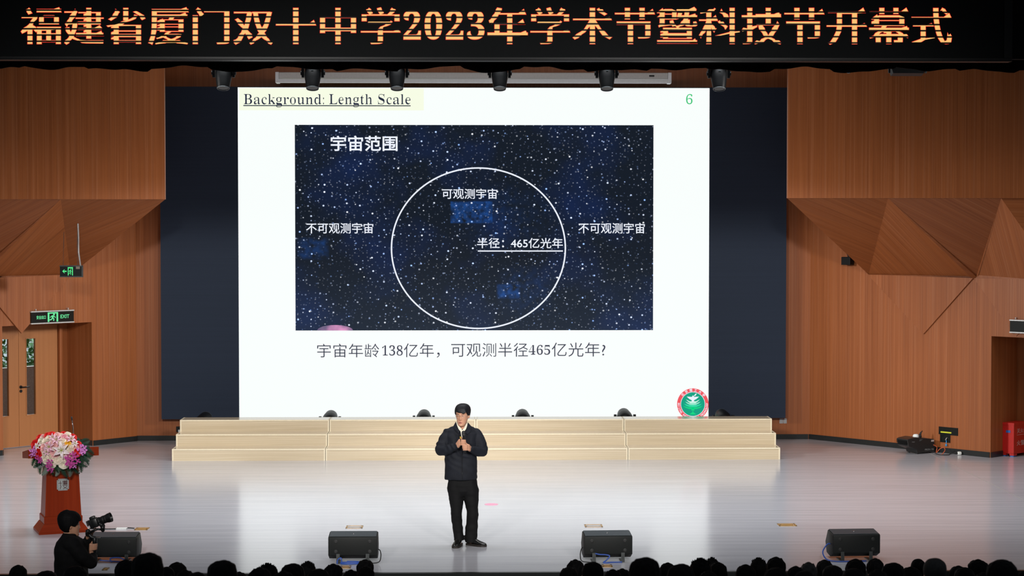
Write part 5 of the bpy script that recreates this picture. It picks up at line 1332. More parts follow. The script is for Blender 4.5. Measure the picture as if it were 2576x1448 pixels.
def head_mb(mb, M_):
    mb.rings([[M_ @ p for p in r] for r in head_grid(44, 56)])
    for sx_ in (-1, 1):
        mb.ball(M_ @ Vector((sx_ * 0.074, 0.012, -0.012)), (0.010, 0.018, 0.030), mat=M_.to_3x3() @ Matrix.Rotation(sx_ * 0.35, 3, 'Z') @ Matrix.Rotation(-0.15, 3, 'X'), u=12, v=8)
    return mb
def hair_mb(line, thick, M_=Matrix(), nz=60, na=72, tuft=0.0, seed=0, puff=0.0):
    """hair cap: the head surface pushed out above the hairline, sunk inside the skull below it"""
    def off(a, z, p):
        az = a if a <= PI else a - 2 * PI
        h = line(az)
        t = max(0.0, min(1.0, (z - h + 0.004) / 0.012)); t = t * t * (3 - 2 * t)
        nz_ = noise.noise(Vector((p.x * 26 + seed, p.y * 26, p.z * 10))) * 0.004 + tuft * noise.noise(Vector((p.x * 60 + seed, p.y * 60, p.z * 20)))
        th = thick(az, z) if callable(thick) else thick
        return -0.012 + t * (0.012 + th + nz_ + puff * max(0, (z - 0.05)) * 0.3)
    return MB().rings([[M_ @ p for p in r] for r in head_grid(nz, na, off, face=False)])
def interp(pts):
    def f(x):
        if x <= pts[0][0]: return pts[0][1]
        for (a, va), (b, vb) in zip(pts, pts[1:]):
            if x <= b: 
                t = (x - a) / (b - a); t = t * t * (3 - 2 * t); return va + (vb - va) * t
        return pts[-1][1]
    return f
def fist(mb, grip, axis, out, front, wrist, s=1.0, spread=0.0185):
    """hand closed around a bar: palm on the `out` side, fingers passing over `front`, thumb along the bar"""
    axis, out, front = Vector(axis).normalized(), Vector(out).normalized(), Vector(front).normalized()
    g = Vector(grip); w = Vector(wrist)
    for h in (-1, 0, 1): mb.chain([(w + axis * h * 0.012, 0.023 * s), (g + out * 0.047 + axis * h * 0.024, 0.017 * s)], 12)
    for i, (L_, r) in enumerate(((0.92, 0.0088), (1.0, 0.0092), (0.96, 0.0088), (0.82, 0.0078))):
        h = (1.5 - i) * spread; pts = []
        for ang, R_ in ((5, 0.043), (50, 0.036), (105, 0.029), (150, 0.025)):
            a = math.radians(ang * (0.55 + 0.45 * L_)); pts.append((g + axis * (h + 0.002 * math.sin(i)) + (out * math.cos(a) + front * math.sin(a)) * R_ * s, r * s * (1 - 0.0008 * ang)))
        mb.chain(pts, 10)
    mb.chain([(w * 0.45 + g * 0.55 + out * 0.028 + axis * 0.012, 0.014 * s), (g + out * 0.032 - front * 0.016 + axis * 0.034, 0.012 * s), (g + out * 0.014 - front * 0.024 + axis * 0.055, 0.0105 * s), (g - out * 0.004 - front * 0.022 + axis * 0.066, 0.0085 * s)], 10)
    return mb
def loft_path(mb, secs, seg=20):
    """closed tube through (point, rx, ry) sections, x-axis kept roughly horizontal"""
    P_ = [Vector(s[0]) for s in secs]; rings = []
    for i, (p, rx, ry) in enumerate(secs):
        t = (P_[min(i + 1, len(P_) - 1)] - P_[max(i - 1, 0)]).normalized()
        b = t.cross(Vector((0, 1, 0))); b.normalize(); n = b.cross(t)
        rings.append([Vector(p) + b * rx * math.cos(2 * PI * k / seg) + n * ry * math.sin(2 * PI * k / seg) for k in range(seg)])
    return mb.rings(rings)

# ---- the man speaking on stage
foot = fl(1183, 1371); YM = foot.y
man = thing('person', 'man in dark jacket and glasses standing centre stage holding a microphone', 'person', (foot.x, YM, 0))
def mp(cx, cy, dy=0.0):
    p = at(1060 + cx / 3.53, 990 + cy / 3.53, YM + dy); return Vector((p.x - foot.x, dy, p.z))
# head pose: turned a little to his right
hc = mp(366, 186, -0.03)
MH = Matrix.Translation(hc) @ Matrix.Rotation(math.radians(-17), 4, 'Z') @ Matrix.Rotation(math.radians(4), 4, 'X') @ Matrix.Scale(1.03, 4)
shL, shR = mp(252, 352, 0.01), mp(480, 358, 0.01)
elL, elR = mp(160, 512, -0.03), mp(546, 518, -0.03)
gripL, gripR = mp(376, 432, -0.27), mp(384, 478, -0.265)
wrL, wrR = mp(318, 462, -0.215), mp(430, 488, -0.21)
hipL, hipR = mp(300, 800, 0.0), mp(425, 800, 0.0)
knL, knR = mp(315, 1062, -0.03), mp(452, 1062, -0.03)
anL, anR = mp(336, 1305, 0.0), mp(440, 1305, 0.01)
mb = MB(); head_mb(mb, MH)
mb.chain([(mp(366, 235, 0.0), 0.053), (mp(364, 290, -0.006), 0.058), (mp(362, 345, 0.01), 0.07)])
for a_ in (-1, 1): mb.chain([(mp(362 + a_ * 30, 365, 0.02), 0.075), (mp(360 + a_ * 40, 460, 0.02), 0.085), (mp(358 + a_ * 35, 620, 0.02), 0.08), (mp(360 + a_ * 35, 760, 0.02), 0.085)])
for s_, e_, w_ in ((shL, elL, wrL), (shR, elR, wrR)): mb.chain([(mp(362, 350, 0.02), 0.07), (s_, 0.042), (e_, 0.034), (w_, 0.026)])
axis = (mp(374, 330, -0.28) - mp(384, 480, -0.26)).normalized()
fist(mb, gripL, axis, (-1, 0.15, 0), (0, -1, 0.1), wrL, 1.06)
fist(mb, gripR, axis, (1, 0.2, 0), (0, -1, 0.1), wrR, 1.06)
for h_, k_, a_ in ((hipL, knL, anL), (hipR, knR, anR)): mb.chain([(h_, 0.075), (k_, 0.045), (a_, 0.028), (a_ + Vector((0, 0.0, -0.04)), 0.026)])
body = mb.build('body', M_SKIN, man); remesh(body, 0.0045, 3)
# face details
FM = lambda x, y, z: MH @ Vector((x, y, z))
for sx_ in (-1, 1):
    e = MB().ball(FM(sx_ * 0.031, -0.0785, 0.0), (0.0125, 0.006, 0.0045), mat=MH.to_3x3().normalized(), u=14, v=10).build('eye', M_EYEW, man, smooth=True)
    MB().ball(FM(sx_ * 0.031 - 0.002, -0.0828, 0.0), (0.0052, 0.0022, 0.0042), u=12, v=8).build('iris', M_EYE, e, smooth=True)
    MB().tube([FM(sx_ * (0.014 + 0.03 * t), -0.0935 + 0.010 * t * t, 0.0185 + 0.006 * math.sin(PI * t * 0.8)) for t in [k / 6 for k in range(7)]], 0.0022, 6).build('eyebrow', M_BROW, man, smooth=True)
mb = MB().tube([FM(-0.021 + 0.042 * t, -0.0955 + 0.007 * (2 * t - 1) ** 2, -0.071 + 0.0014 * math.cos((2 * t - 1) * 6) - 0.003 * (2 * t - 1) ** 2) for t in [k / 10 for k in range(11)]], 0.0029, 8)
mb.tube([FM(-0.018 + 0.036 * t, -0.0955 + 0.006 * (2 * t - 1) ** 2, -0.0805 - 0.003 * (1 - (2 * t - 1) ** 2)) for t in [k / 10 for k in range(11)]], 0.004, 8)
mb.build('lips', M_LIPS, man, smooth=True)
mb = MB(); mb.ball(FM(0, -0.0925, -0.0755), (0.013, 0.004, 0.004), u=12, v=6); mb.build('mouth', pmat('mouth_dark', (0.12, 0.02, 0.018), 0.5), man, smooth=True)
D2 = math.degrees
hl = interp([(-PI, -0.06), (-2.2, -0.05), (-1.75, -0.012), (-1.35, -0.004), (-1.05, 0.018), (-0.8, 0.060), (-0.45, 0.052), (-0.1, 0.038), (0.25, 0.034), (0.55, 0.046), (0.85, 0.040), (1.1, 0.014), (1.35, -0.006), (1.75, -0.014), (2.2, -0.05), (PI, -0.06)])
hair = hair_mb(hl, lambda az, z: 0.013 + 0.006 * max(0, math.cos(az)) + 0.004 * max(0, math.sin(az)), MH, 80, 96)
# swept fringe locks
for k in range(26):
    t = k / 25; x = -0.055 + 0.11 * t
    p0 = Vector((x * 0.55 - 0.006, -0.040 - 0.012 * (1 - abs(2 * t - 1)), 0.122 - 0.012 * abs(2 * t - 1))); p1 = Vector((x * 0.9, -0.088 + 0.35 * abs(x) ** 1.35, 0.090 - 0.16 * abs(x))); p2 = Vector((x * 1.12 + 0.01, -0.1035 + 4.6 * x * x, hl(math.atan2(x, 0.085)) - 0.002 - 0.006 * math.sin(t * 9)))
    hair.tube([MH @ p0, MH @ p1, MH @ p2], 0.0045, 6)
ho = hair.build('hair', M_HAIR, man, smooth=True); remesh(ho, 0.004, 6)
mb = MB()
for sx_ in (-1, 1):
    c = Vector((sx_ * 0.0315, -0.1035, -0.003)); ring = [FM(c.x + 0.0185 * math.cos(t), c.y + 0.10 * (c.x + 0.0185 * math.cos(t)) ** 2 * 6, c.z + 0.0125 * math.sin(t)) for t in [2 * PI * k / 24 for k in range(25)]]
    mb.tube(ring, 0.0007, 6); mb.tube([FM(sx_ * 0.053, -0.098, 0.002), FM(sx_ * 0.073, -0.075, 0.003), FM(sx_ * 0.079, -0.01, 0.0)], 0.0009, 6)
mb.tube([FM(-0.011, -0.1045, 0.0), FM(0, -0.107, 0.003), FM(0.011, -0.1045, 0.0)], 0.0011, 6)
mb.build('glasses', pmat('glasses_metal', (0.34, 0.24, 0.19), 0.35, metal=0.5), man, smooth=True)['label'] = 'thin metal glasses'
# trousers
def wob(amp, fz_, seed=0):
    return lambda co: amp * (noise.noise(Vector((co.x * 6 + seed, co.y * 6, co.z * fz_))) + 0.5 * noise.noise(Vector((co.x * 14, co.y * 14 + seed, co.z * fz_ * 2.3))))
mb = MB()
lo_c = lambda l, r, y, dy: (mp((l + r) / 2, y, dy), (mp(r, y, dy) - mp(l, y, dy)).length / 2)
def leg(rows):
    secs = []
    for l, r, y, dy, ry in rows:
        c, rx = lo_c(l, r, y, dy); secs.append((c, rx, ry))
    loft_path(mb, secs, 24)
leg([(236, 372, 745, 0.01, 0.100), (232, 378, 850, 0.005, 0.108), (244, 375, 930, 0.0, 0.098), (257, 366, 1010, -0.015, 0.085), (263, 362, 1070, -0.025, 0.078), (272, 366, 1150, -0.01, 0.073), (283, 372, 1230, 0.0, 0.070), (288, 379, 1285, -0.005, 0.074), (296, 378, 1306, -0.01, 0.075)])
leg([(366, 486, 745, 0.01, 0.100), (370, 509, 850, 0.005, 0.108), (378, 511, 930, 0.0, 0.098), (397, 506, 1010, -0.015, 0.085), (403, 508, 1075, -0.025, 0.078), (395, 502, 1150, -0.01, 0.073), (387, 497, 1230, 0.0, 0.070), (384, 495, 1290, 0.0, 0.076), (388, 492, 1316, 0.0, 0.074)])
c, rx = lo_c(238, 484, 742, 0.01); c2, rx2 = lo_c(226, 505, 860, 0.005); c3, rx3 = lo_c(300, 445, 905, 0.0)
mb.rings([[c_ + Vector((r_ * math.cos(t), ry_ * math.sin(t), 0)) for t in [2 * PI * k / 32 for k in range(32)]] for c_, r_, ry_ in ((c, rx, 0.102), ((c + c2) / 2, (rx + rx2) / 2, 0.118), (c2, rx2 * 0.96, 0.108), (c3, rx3 * 0.8, 0.06))])
tr = mb.build('trousers', M_TROUS, man); remesh(tr, 0.007, 5, wob(0.007, 13, 3))
tr['label'] = 'straight black trousers'
# shoes
for nm, an, ang, tip in (('a', anL, -14, 0.0), ('b', anR, 56, 0.0)):
    R_ = Matrix.Translation(Vector((an.x, an.y, 0))) @ Matrix.Rotation(math.radians(ang), 4, 'Z')
    rows = []
    for y, w, z0, z1 in ((0.062, 0.012, 0.03, 0.07), (0.055, 0.032, 0.02, 0.115), (0.02, 0.040, 0.02, 0.130), (-0.03, 0.042, 0.02, 0.115), (-0.08, 0.045, 0.02, 0.078), (-0.13, 0.049, 0.02, 0.060), (-0.175, 0.044, 0.02, 0.050), (-0.205, 0.028, 0.02, 0.042), (-0.217, 0.010, 0.025, 0.033)):
        rows.append([R_ @ Vector((w * math.cos(t), y, (z0 + z1) / 2 + (z1 - z0) / 2 * math.sin(t) * (1 if math.sin(t) > 0 else 0.95))) for t in [2 * PI * k / 20 for k in range(20)]])
    s_ = MB().rings(rows).build('shoe', M_SHOE, man, smooth=True); sb = s_.modifiers.new('sub', 'SUBSURF'); sb.levels = 1; sb.render_levels = 2
    out = [(0.062, 0.015), (0.055, 0.032), (0.02, 0.039), (-0.03, 0.042), (-0.08, 0.047), (-0.13, 0.051), (-0.175, 0.047), (-0.207, 0.031), (-0.22, 0.01)]
    loop = [Vector((w, y, 0)) for y, w in out] + [Vector((-w, y, 0)) for y, w in out[::-1]]
    MB().slab([R_ @ p for p in loop], (0, 0, 0.024)).build('sole', M_SOLE, s_)
# jacket
mb = MB(); secs = []
for l, r, y, dy, ry in ((207, 497, 756, 0.01, 0.135), (205, 498, 735, 0.01, 0.140), (208, 497, 650, 0.01, 0.138), (206, 496, 560, 0.01, 0.136), (212, 494, 460, 0.01, 0.134), (216, 500, 390, 0.012, 0.130), (214, 511, 348, 0.015, 0.122), (232, 488, 320, 0.02, 0.104), (258, 464, 298, 0.028, 0.082), (290, 434, 280, 0.034, 0.058)):
    c, rx = lo_c(l, r, y, dy); secs.append((c.x, dy, c.z, rx, ry))
mb.loft(secs, 40, 2.3)
def sleeve(pts): 
    for (p, r), (q, t) in zip(pts, pts[1:]): mb.chain([(p, r), (q, t)], 16)
sleeve([(mp(236, 354, 0.015), 0.066), (mp(208, 408, 0.0), 0.072), (mp(180, 460, -0.01), 0.070), (mp(168, 505, -0.03), 0.066), (mp(228, 500, -0.11), 0.058), (mp(285, 478, -0.175), 0.048), (mp(311, 465, -0.205), 0.041)])
sleeve([(mp(484, 356, 0.015), 0.066), (mp(510, 410, 0.0), 0.072), (mp(532, 460, -0.01), 0.070), (mp(542, 508, -0.03), 0.066), (mp(495, 512, -0.11), 0.056), (mp(455, 498, -0.17), 0.047), (mp(437, 490, -0.195), 0.041)])
def jfold(co):
    a = wob(0.006, 7, 1)(co); z = co.z
    return a + 0.004 * math.sin(co.x * 40 + z * 60 + 8 * noise.noise(Vector((co.x * 5, co.y * 5, z * 5)))) * (1 if z > 1.05 else 0.35)
jk = mb.build('jacket', M_JACKET, man); remesh(jk, 0.0075, 4, jfold); jk['label'] = 'dark navy zip jacket'
# shirt front in the jacket opening, and collars
def front(x, y, d): 
    p = mp(x, y, 0); return Vector((p.x, d, p.z))
V = [(340, 296, -0.088), (366, 316, -0.104), (390, 296, -0.088), (386, 332, -0.118), (366, 388, -0.136), (359, 388, -0.136), (350, 330, -0.118)]
mb = MB().slab([front(*v) for v in V], (0, 0.012, 0)); sh = mb.build('shirt', M_SHIRT, man); sh['label'] = 'cream shirt front'
for pts in ([(308, 244, -0.028), (318, 249, -0.050), (340, 284, -0.088), (364, 312, -0.112), (350, 326, -0.114), (332, 306, -0.098), (316, 272, -0.064)], [(410, 252, -0.028), (401, 257, -0.050), (384, 288, -0.088), (364, 314, -0.112), (374, 328, -0.114), (394, 310, -0.098), (408, 278, -0.064)]):
    MB().slab([front(*v) for v in pts], (0, 0.007, 0)).build('shirt_collar', M_SHIRT, man)
for pts in ([(305, 246, -0.015), (311, 256, -0.052), (322, 290, -0.092), (344, 330, -0.130), (326, 338, -0.130), (298, 312, -0.104), (284, 284, -0.050)], [(414, 252, -0.015), (410, 264, -0.052), (402, 296, -0.092), (392, 332, -0.130), (412, 350, -0.130), (438, 324, -0.104), (446, 288, -0.050)]):
    MB().slab([front(*v) for v in pts], (0, 0.008, 0)).build('jacket_collar', M_JACKET, man)
MB().tube([front(362, 392, -0.136), front(361, 480, -0.141), front(362, 600, -0.1405), front(363, 690, -0.141), front(363, 752, -0.139)], 0.0025, 6).build('zip', pmat('zip_dark', (0.03, 0.03, 0.033), 0.35, metal=0.6), man)
MB().lo(front(363, 0, 0).x - 0.003, front(363, 0, 0).x + 0.003, -0.149, -0.142, mp(363, 700).z, mp(363, 683).z).build('zip_pull', M_BRKT, man)
# microphone held in his right hand
mic = thing('microphone', 'black handheld microphone in the speaking man\'s hands', 'microphone', man.location + gripR - axis * 0.06)
ax0 = Matrix.Translation((0, 0, 0)) @ axis.to_track_quat('Z', 'Y').to_matrix().to_4x4()
Lm = (mp(374, 328, -0.28) - gripR).length + 0.06
MB().lathe([(0.010, 0), (0.015, 0.004), (0.016, 0.05), (0.018, Lm * 0.72), (0.020, Lm * 0.78)], ax0, 20).build('handle', pmat('mic_body', (0.012, 0.012, 0.013), 0.35), mic, smooth=40)
MB().lathe([(0.020, Lm * 0.78), (0.0225, Lm * 0.83), (0.0235, Lm * 0.90), (0.0215, Lm * 0.96), (0.014, Lm * 0.995), (0.002, Lm)], ax0, 20).build('grille', pmat('mic_mesh', (0.012, 0.012, 0.013), 0.55, bump=0.4, scale=300), mic, smooth=40)
MB().lathe([(0.0232, Lm * 0.835), (0.0242, Lm * 0.842), (0.0236, Lm * 0.85)], ax0, 20).build('band', M_BRKT, mic)
q = mp(347, 388, -0.30)
ck = thing('presenter_pen', 'small yellow-tipped pen poking out of the speaking man\'s hand', 'pen', man.location + q)
MB().cyl((0, 0, -0.012), (0, 0, 0.012), 0.006, seg=10).build('cap', pmat('pen_yellow', (0.75, 0.45, 0.02), 0.4), ck)
MB().cyl((0.006, 0.006, -0.05), (0, 0, -0.012), 0.005, seg=10).build('barrel', M_CORD, ck)

# ---- camera operator in front of the stage
YO = 19.35; ZF = -0.85
op = thing('person', 'camera operator in black coat holding up a camera rig beside the lectern', 'person', (at(178, 1400, YO).x, YO, ZF))
def cp(cx, cy, dy=0.0):
    p = at(20 + cx / 3.55, 1040 + cy / 3.55, YO + dy); return Vector((p.x - op.location.x, dy, p.z - ZF))
ohc = cp(556, 985, 0.02)
MO = Matrix.Translation(ohc) @ Matrix.Rotation(math.radians(112), 4, 'Z') @ Matrix.Rotation(math.radians(3), 4, 'X') @ Matrix.Scale(1.02, 4)
mb = MB(); head_mb(mb, MO)
nk = cp(545, 1085, 0.02)
mb.chain([(ohc + Vector((-0.02, 0, -0.05)), 0.052), (nk, 0.055), (cp(540, 1150, 0.02), 0.09)])
sR, sL = cp(565, 1165, -0.17), cp(570, 1150, 0.18)
eR, eL = cp(742, 1330, -0.12), cp(700, 1215, 0.16)
wRr, wLl = cp(748, 1250, 0.0), cp(722, 1085, 0.06)
for h in (-0.06, 0.06): mb.chain([(cp(550, 1180, h), 0.09), (cp(560, 1330, h), 0.09), (cp(570, 1420, h), 0.085), (Vector((0.0, h * 1.3, 0.92)), 0.09), (Vector((0.0, h * 1.5, 0.5)), 0.055), (Vector((0.01, h * 1.6, 0.09)), 0.038), (Vector((0.16, h * 1.8 + 0.02, 0.04)), 0.034)])
mb.chain([(cp(550, 1170, 0), 0.08), (sR, 0.05), (eR, 0.04), (wRr, 0.028)]); mb.chain([(cp(550, 1170, 0), 0.08), (sL, 0.05), (eL, 0.04), (wLl, 0.028)])
gh = cp(775, 1185, 0.0)
fist(mb, gh, (0.05, 0, 1), (-0.6, -0.5, 0), (0.4, -0.8, 0), wRr, 1.05)
gl = cp(735, 1062, 0.05)
fist(mb, gl, (0.6, 0.2, 0.35), (-0.2, 0.1, -1), (0.3, -0.9, -0.2), wLl, 1.0)
remesh(mb.build('body', M_SKIN, op), 0.0065, 3)
olh = interp([(-PI, -0.085), (-2.3, -0.08), (-1.9, -0.045), (-1.6, -0.01), (-1.3, -0.02), (-1.05, 0.0), (-0.7, 0.03), (0, 0.032), (0.7, 0.03), (1.05, 0.0), (1.3, -0.02), (1.6, -0.01), (1.9, -0.045), (2.3, -0.08), (PI, -0.085)])
remesh(hair_mb(olh, lambda az, z: 0.022 + 0.014 * max(0, -math.cos(az)), MO, 60, 72, tuft=0.003).build('hair', M_HAIRD, op, smooth=True), 0.006, 2)
mb = MB()
secs = []
for z, w, d, x in ((0.62, 0.20, 0.25, 0.0), (0.9, 0.185, 0.24, 0.0), (1.1, 0.165, 0.235, 0.0), (1.3, 0.155, 0.235, 0.0)):
    secs.append((x, 0.0, z, w, d))
t1 = cp(565, 1300, 0); t2 = cp(556, 1200, 0); t3 = cp(550, 1140, 0); t4 = cp(545, 1100, 0)
secs = [s_ for s_ in secs if s_[2] < t1.z - 0.05] + [(t1.x, 0, t1.z, 0.165, 0.235), (t2.x, 0, t2.z, 0.160, 0.235), (t3.x, 0.01, t3.z, 0.138, 0.205), (t4.x, 0.015, t4.z, 0.088, 0.105), (t4.x + 0.005, 0.02, t4.z + 0.04, 0.066, 0.07)]
mb.loft(secs, 36, 2.2)
mb.chain([(sR, 0.088), (cp(660, 1270, -0.17), 0.075), (eR, 0.066), (cp(755, 1285, -0.04), 0.052)], 14); mb.chain([(sL, 0.088), (cp(650, 1190, 0.2), 0.07), (eL, 0.06), (cp(718, 1110, 0.08), 0.046)], 14)
cj = mb.build('coat', M_COATB, op); remesh(cj, 0.009, 4, wob(0.008, 9, 5))
mb = MB()
for h in (-1, 1): mb.chain([(Vector((0, h * 0.08, 0.86)), 0.11), (Vector((0, h * 0.10, 0.5)), 0.08), (Vector((0.01, h * 0.11, 0.08)), 0.06)], 14)
remesh(mb.build('trousers', M_TROUS, op), 0.01, 4)
for h in (-1, 1): MB().chain([(Vector((-0.01, h * 0.11, 0.045)), 0.045), (Vector((0.10, h * 0.125, 0.042)), 0.042), (Vector((0.18, h * 0.135, 0.036)), 0.036)], 14).build('shoe', M_SHOE, op, smooth=True)
# the camera on its handheld stabiliser
rig = thing('camera_rig', 'black camera on a handheld stabiliser raised by the operator', 'camera', op.location + gh)
def gp(cx, cy, dy=0.0): return cp(cx, cy, dy) - gh
M_CAM = pmat('camera_black', (0.007, 0.008, 0.009), 0.4, spec=0.5)
lx = gp(885, 945, -0.01) - gp(770, 985, 0.0); ld = lx.normalized(); lup = Vector((0, 0, 1)) - ld * ld.z; lup.normalize(); lsd = ld.cross(lup)
RC = Matrix((ld, lsd * -1, lup)).transposed()
cb_ = gp(770, 975, 0.0)
mb = MB().box(cb_, (0.075, 0.135, 0.095), rot=RC, bevel=0.012).box(cb_ + lup * 0.055, (0.06, 0.06, 0.035), rot=RC, bevel=0.012).box(cb_ + lsd * 0.05 + ld * 0.02, (0.07, 0.04, 0.095), rot=RC, bevel=0.014)
mb.build('camera_body', M_CAM, rig, smooth=40)
LZ = Matrix.Translation(cb_ + ld * 0.035) @ ld.to_track_quat('Z', 'Y').to_matrix().to_4x4()
ln = MB().lathe([(0.035, 0), (0.038, 0.01), (0.038, 0.05), (0.041, 0.055), (0.041, 0.10), (0.047, 0.115), (0.051, 0.155), (0.047, 0.155), (0.040, 0.12)], LZ, 28).build('lens', M_CAM, rig, smooth=40)
MB().lathe([(0, 0.116), (0.02, 0.119), (0.041, 0.115)], LZ, 24).build('front_glass', M_LENS, ln, smooth=True)
mb = MB()
for z in (0.018, 0.063, 0.092): mb.lathe([(0.0415, z), (0.0425, z + 0.003), (0.0425, z + 0.012), (0.0415, z + 0.015)], LZ, 28)
mb.build('focus_ring', M_GRILLE, ln)
MB().box(gp(716, 978, -0.02), (0.012, 0.09, 0.055), rot=RC, bevel=0.004).build('flip_screen', pmat('screen_back', (0.05, 0.045, 0.045), 0.3), rig)
mb = MB().chain([(gp(845, 1000, -0.03), 0.026), (gp(848, 1040, -0.03), 0.020)], 14); mb.chain([(gp(845, 1000, -0.03), 0.024), (gp(822, 985, -0.05), 0.02)], 12)
mb.build('roll_motor', M_CAM, rig, smooth=True)
mb = MB().chain([(gp(848, 1035, -0.03), 0.012), (gp(800, 1030, -0.07), 0.011), (gp(740, 1055, -0.05), 0.013), (gp(715, 1062, 0.0), 0.02)], 12); mb.chain([(gp(715, 1050, 0.0), 0.026), (gp(712, 1075, 0.0), 0.024)], 14)
mb.build('stabiliser_arm', M_CAM, rig, smooth=True)
mb = MB().chain([(gp(715, 1070, 0.0), 0.016), (gp(745, 1100, 0.0), 0.018), (gp(775, 1110, 0.0), 0.02)], 12); mb.box(gp(785, 1107, 0.0), (0.085, 0.05, 0.012), bevel=0.004)
mb.build('mount_plate', M_CAM, rig, smooth=40)
mb = MB().lathe([(0.016, -0.07), (0.019, -0.06), (0.019, 0.02), (0.024, 0.035), (0.025, 0.09), (0.021, 0.095)], Matrix(), 20)
mb.build('grip', M_CAM, rig, smooth=40)

# ---- the audience: seated people seen from behind
def seated_body():
    mb = MB(); H = Matrix.Translation((0, 0.03, 1.155)) @ Matrix.Rotation(PI, 4, 'Z')
    head_mb(mb, H)
    mb.chain([(Vector((0, 0.02, 1.08)), 0.052), (Vector((0, 0.0, 1.0)), 0.055), (Vector((0, -0.01, 0.93)), 0.09)], 12)
    for h in (-1, 1):
        mb.chain([(Vector((h * 0.05, 0, 0.92)), 0.09), (Vector((h * 0.06, -0.01, 0.7)), 0.10), (Vector((h * 0.07, 0.0, 0.5)), 0.10)], 12)
        mb.chain([(Vector((h * 0.06, 0, 0.92)), 0.08), (Vector((h * 0.18, 0.0, 0.90)), 0.05), (Vector((h * 0.21, 0.03, 0.64)), 0.042), (Vector((h * 0.12, 0.26, 0.58)), 0.03), (Vector((h * 0.09, 0.33, 0.56)), 0.03)], 12)
        mb.chain([(Vector((h * 0.09, 0.0, 0.5)), 0.085), (Vector((h * 0.11, 0.42, 0.48)), 0.06), (Vector((h * 0.11, 0.43, 0.1)), 0.042), (Vector((h * 0.11, 0.42, 0.045)), 0.04), (Vector((h * 0.12, 0.54, 0.04)), 0.035)], 12)
    return mb
proto_b = remesh(seated_body().build('body', M_SKIN), 0.012, 3)
def jacket_mb():
    mb = MB()
    mb.loft([(0, 0, 0.44, 0.19, 0.15), (0, 0, 0.6, 0.185, 0.145), (0, -0.01, 0.8, 0.20, 0.14), (0, -0.01, 0.90, 0.205, 0.125), (0, 0, 0.965, 0.15, 0.10), (0, 0.0, 1.0, 0.085, 0.075), (0, 0.0, 1.035, 0.07, 0.068)], 28, 2.2)
    for h in (-1, 1): mb.chain([(Vector((h * 0.185, 0.0, 0.90)), 0.065), (Vector((h * 0.225, 0.03, 0.64)), 0.06), (Vector((h * 0.14, 0.25, 0.585)), 0.045)], 12)
    return mb
proto_j = remesh(jacket_mb().build('jacket', M_COATB), 0.014, 4)
def trous_mb():
    mb = MB()
    for h in (-1, 1): mb.chain([(Vector((h * 0.09, -0.02, 0.49)), 0.105), (Vector((h * 0.11, 0.43, 0.485)), 0.075), (Vector((h * 0.11, 0.44, 0.1)), 0.058)], 12)
    return mb
proto_t = remesh(trous_mb().build('trousers', M_TROUS), 0.016, 3)
HB = Matrix.Translation((0, 0.03, 1.155)) @ Matrix.Rotation(PI, 4, 'Z')
crop_l = interp([(-PI, -0.075), (-2.2, -0.065), (-1.75, -0.015), (-1.3, 0.0), (-0.9, 0.05), (0, 0.06), (0.9, 0.05), (1.3, 0.0), (1.75, -0.015), (2.2, -0.065), (PI, -0.075)])
bob_l = interp([(-PI, -0.12), (-1.3, -0.12), (-1.0, -0.05), (-0.8, 0.03), (0, 0.045), (0.8, 0.03), (1.0, -0.05), (1.3, -0.12), (PI, -0.12)])
HAIRS = {}
def scruff(mb, n, lo_, hi_):
    for k in range(n):
        a = random.uniform(0, 2 * PI); r = random.uniform(0, 0.07); p = Vector((r * math.cos(a), 0.02 + r * math.sin(a) * 1.15, 1.155 + 0.122 - r * r * 7))
        d_ = Vector((r * math.cos(a) * 6 + random.gauss(0, 0.6), r * math.sin(a) * 6 + random.gauss(0, 0.6), 1)).normalized(); mb.cyl(p, p + d_ * random.uniform(lo_, hi_), 0.007, 0.002, seg=5)
    return mb
HAIRS['crop'] = remesh(scruff(hair_mb(crop_l, 0.014, HB, 64, 80, tuft=0.014, seed=2), 50, 0.012, 0.022).build('hair', M_HAIRD), 0.008, 2)
mb = hair_mb(crop_l, 0.014, HB, 44, 56)
for k in range(170):
    a = random.uniform(0, 2 * PI); r = random.uniform(0, 0.075); z = 1.155 + 0.125 - r * r * 6
    p = Vector((r * math.cos(a), 0.02 + r * math.sin(a) * 1.15, z)); d_ = Vector((r * math.cos(a) * 4 + random.gauss(0, 0.3), r * math.sin(a) * 4 + random.gauss(0, 0.3), 1)).normalized()
    mb.cyl(p, p + d_ * random.uniform(0.01, 0.026), 0.006, 0.0015, seg=5)
HAIRS['spiky'] = mb.build('hair', M_HAIRD, smooth=40)
HAIRS['bob'] = remesh(hair_mb(bob_l, lambda az, z: 0.020 + 0.012 * max(0, -z * 8), HB, 64, 80, tuft=0.010, seed=9).build('hair', M_HAIRD), 0.008, 2)
mb = hair_mb(crop_l, 0.013, HB, 44, 56); mb.ball((0, -0.105, 1.235), (0.042, 0.04, 0.045)).chain([(Vector((0, -0.085, 1.215)), 0.024), (Vector((0, -0.10, 1.23)), 0.03)])
HAIRS['bun'] = remesh(mb.build('hair', M_HAIRD), 0.008, 2)
mb = hair_mb(crop_l, 0.013, HB, 44, 56); mb.chain([(Vector((0, -0.085, 1.21)), 0.022), (Vector((0, -0.125, 1.20)), 0.03), (Vector((0, -0.14, 1.12)), 0.032), (Vector((0, -0.13, 1.0)), 0.018)])
HAIRS['tail'] = remesh(mb.build('hair', M_HAIRD), 0.008, 2)
M_STUB = pmat('stubble_grey', (0.020, 0.020, 0.018), 0.7, var=0.3, scale=60)
HAIRS['shaved'] = remesh(hair_mb(crop_l, 0.005, HB, 44, 56).build('hair', M_STUB), 0.008, 2)
M_HGREY = pmat('hair_ash', (0.022, 0.020, 0.018), 0.55, var=0.3, scale=40)
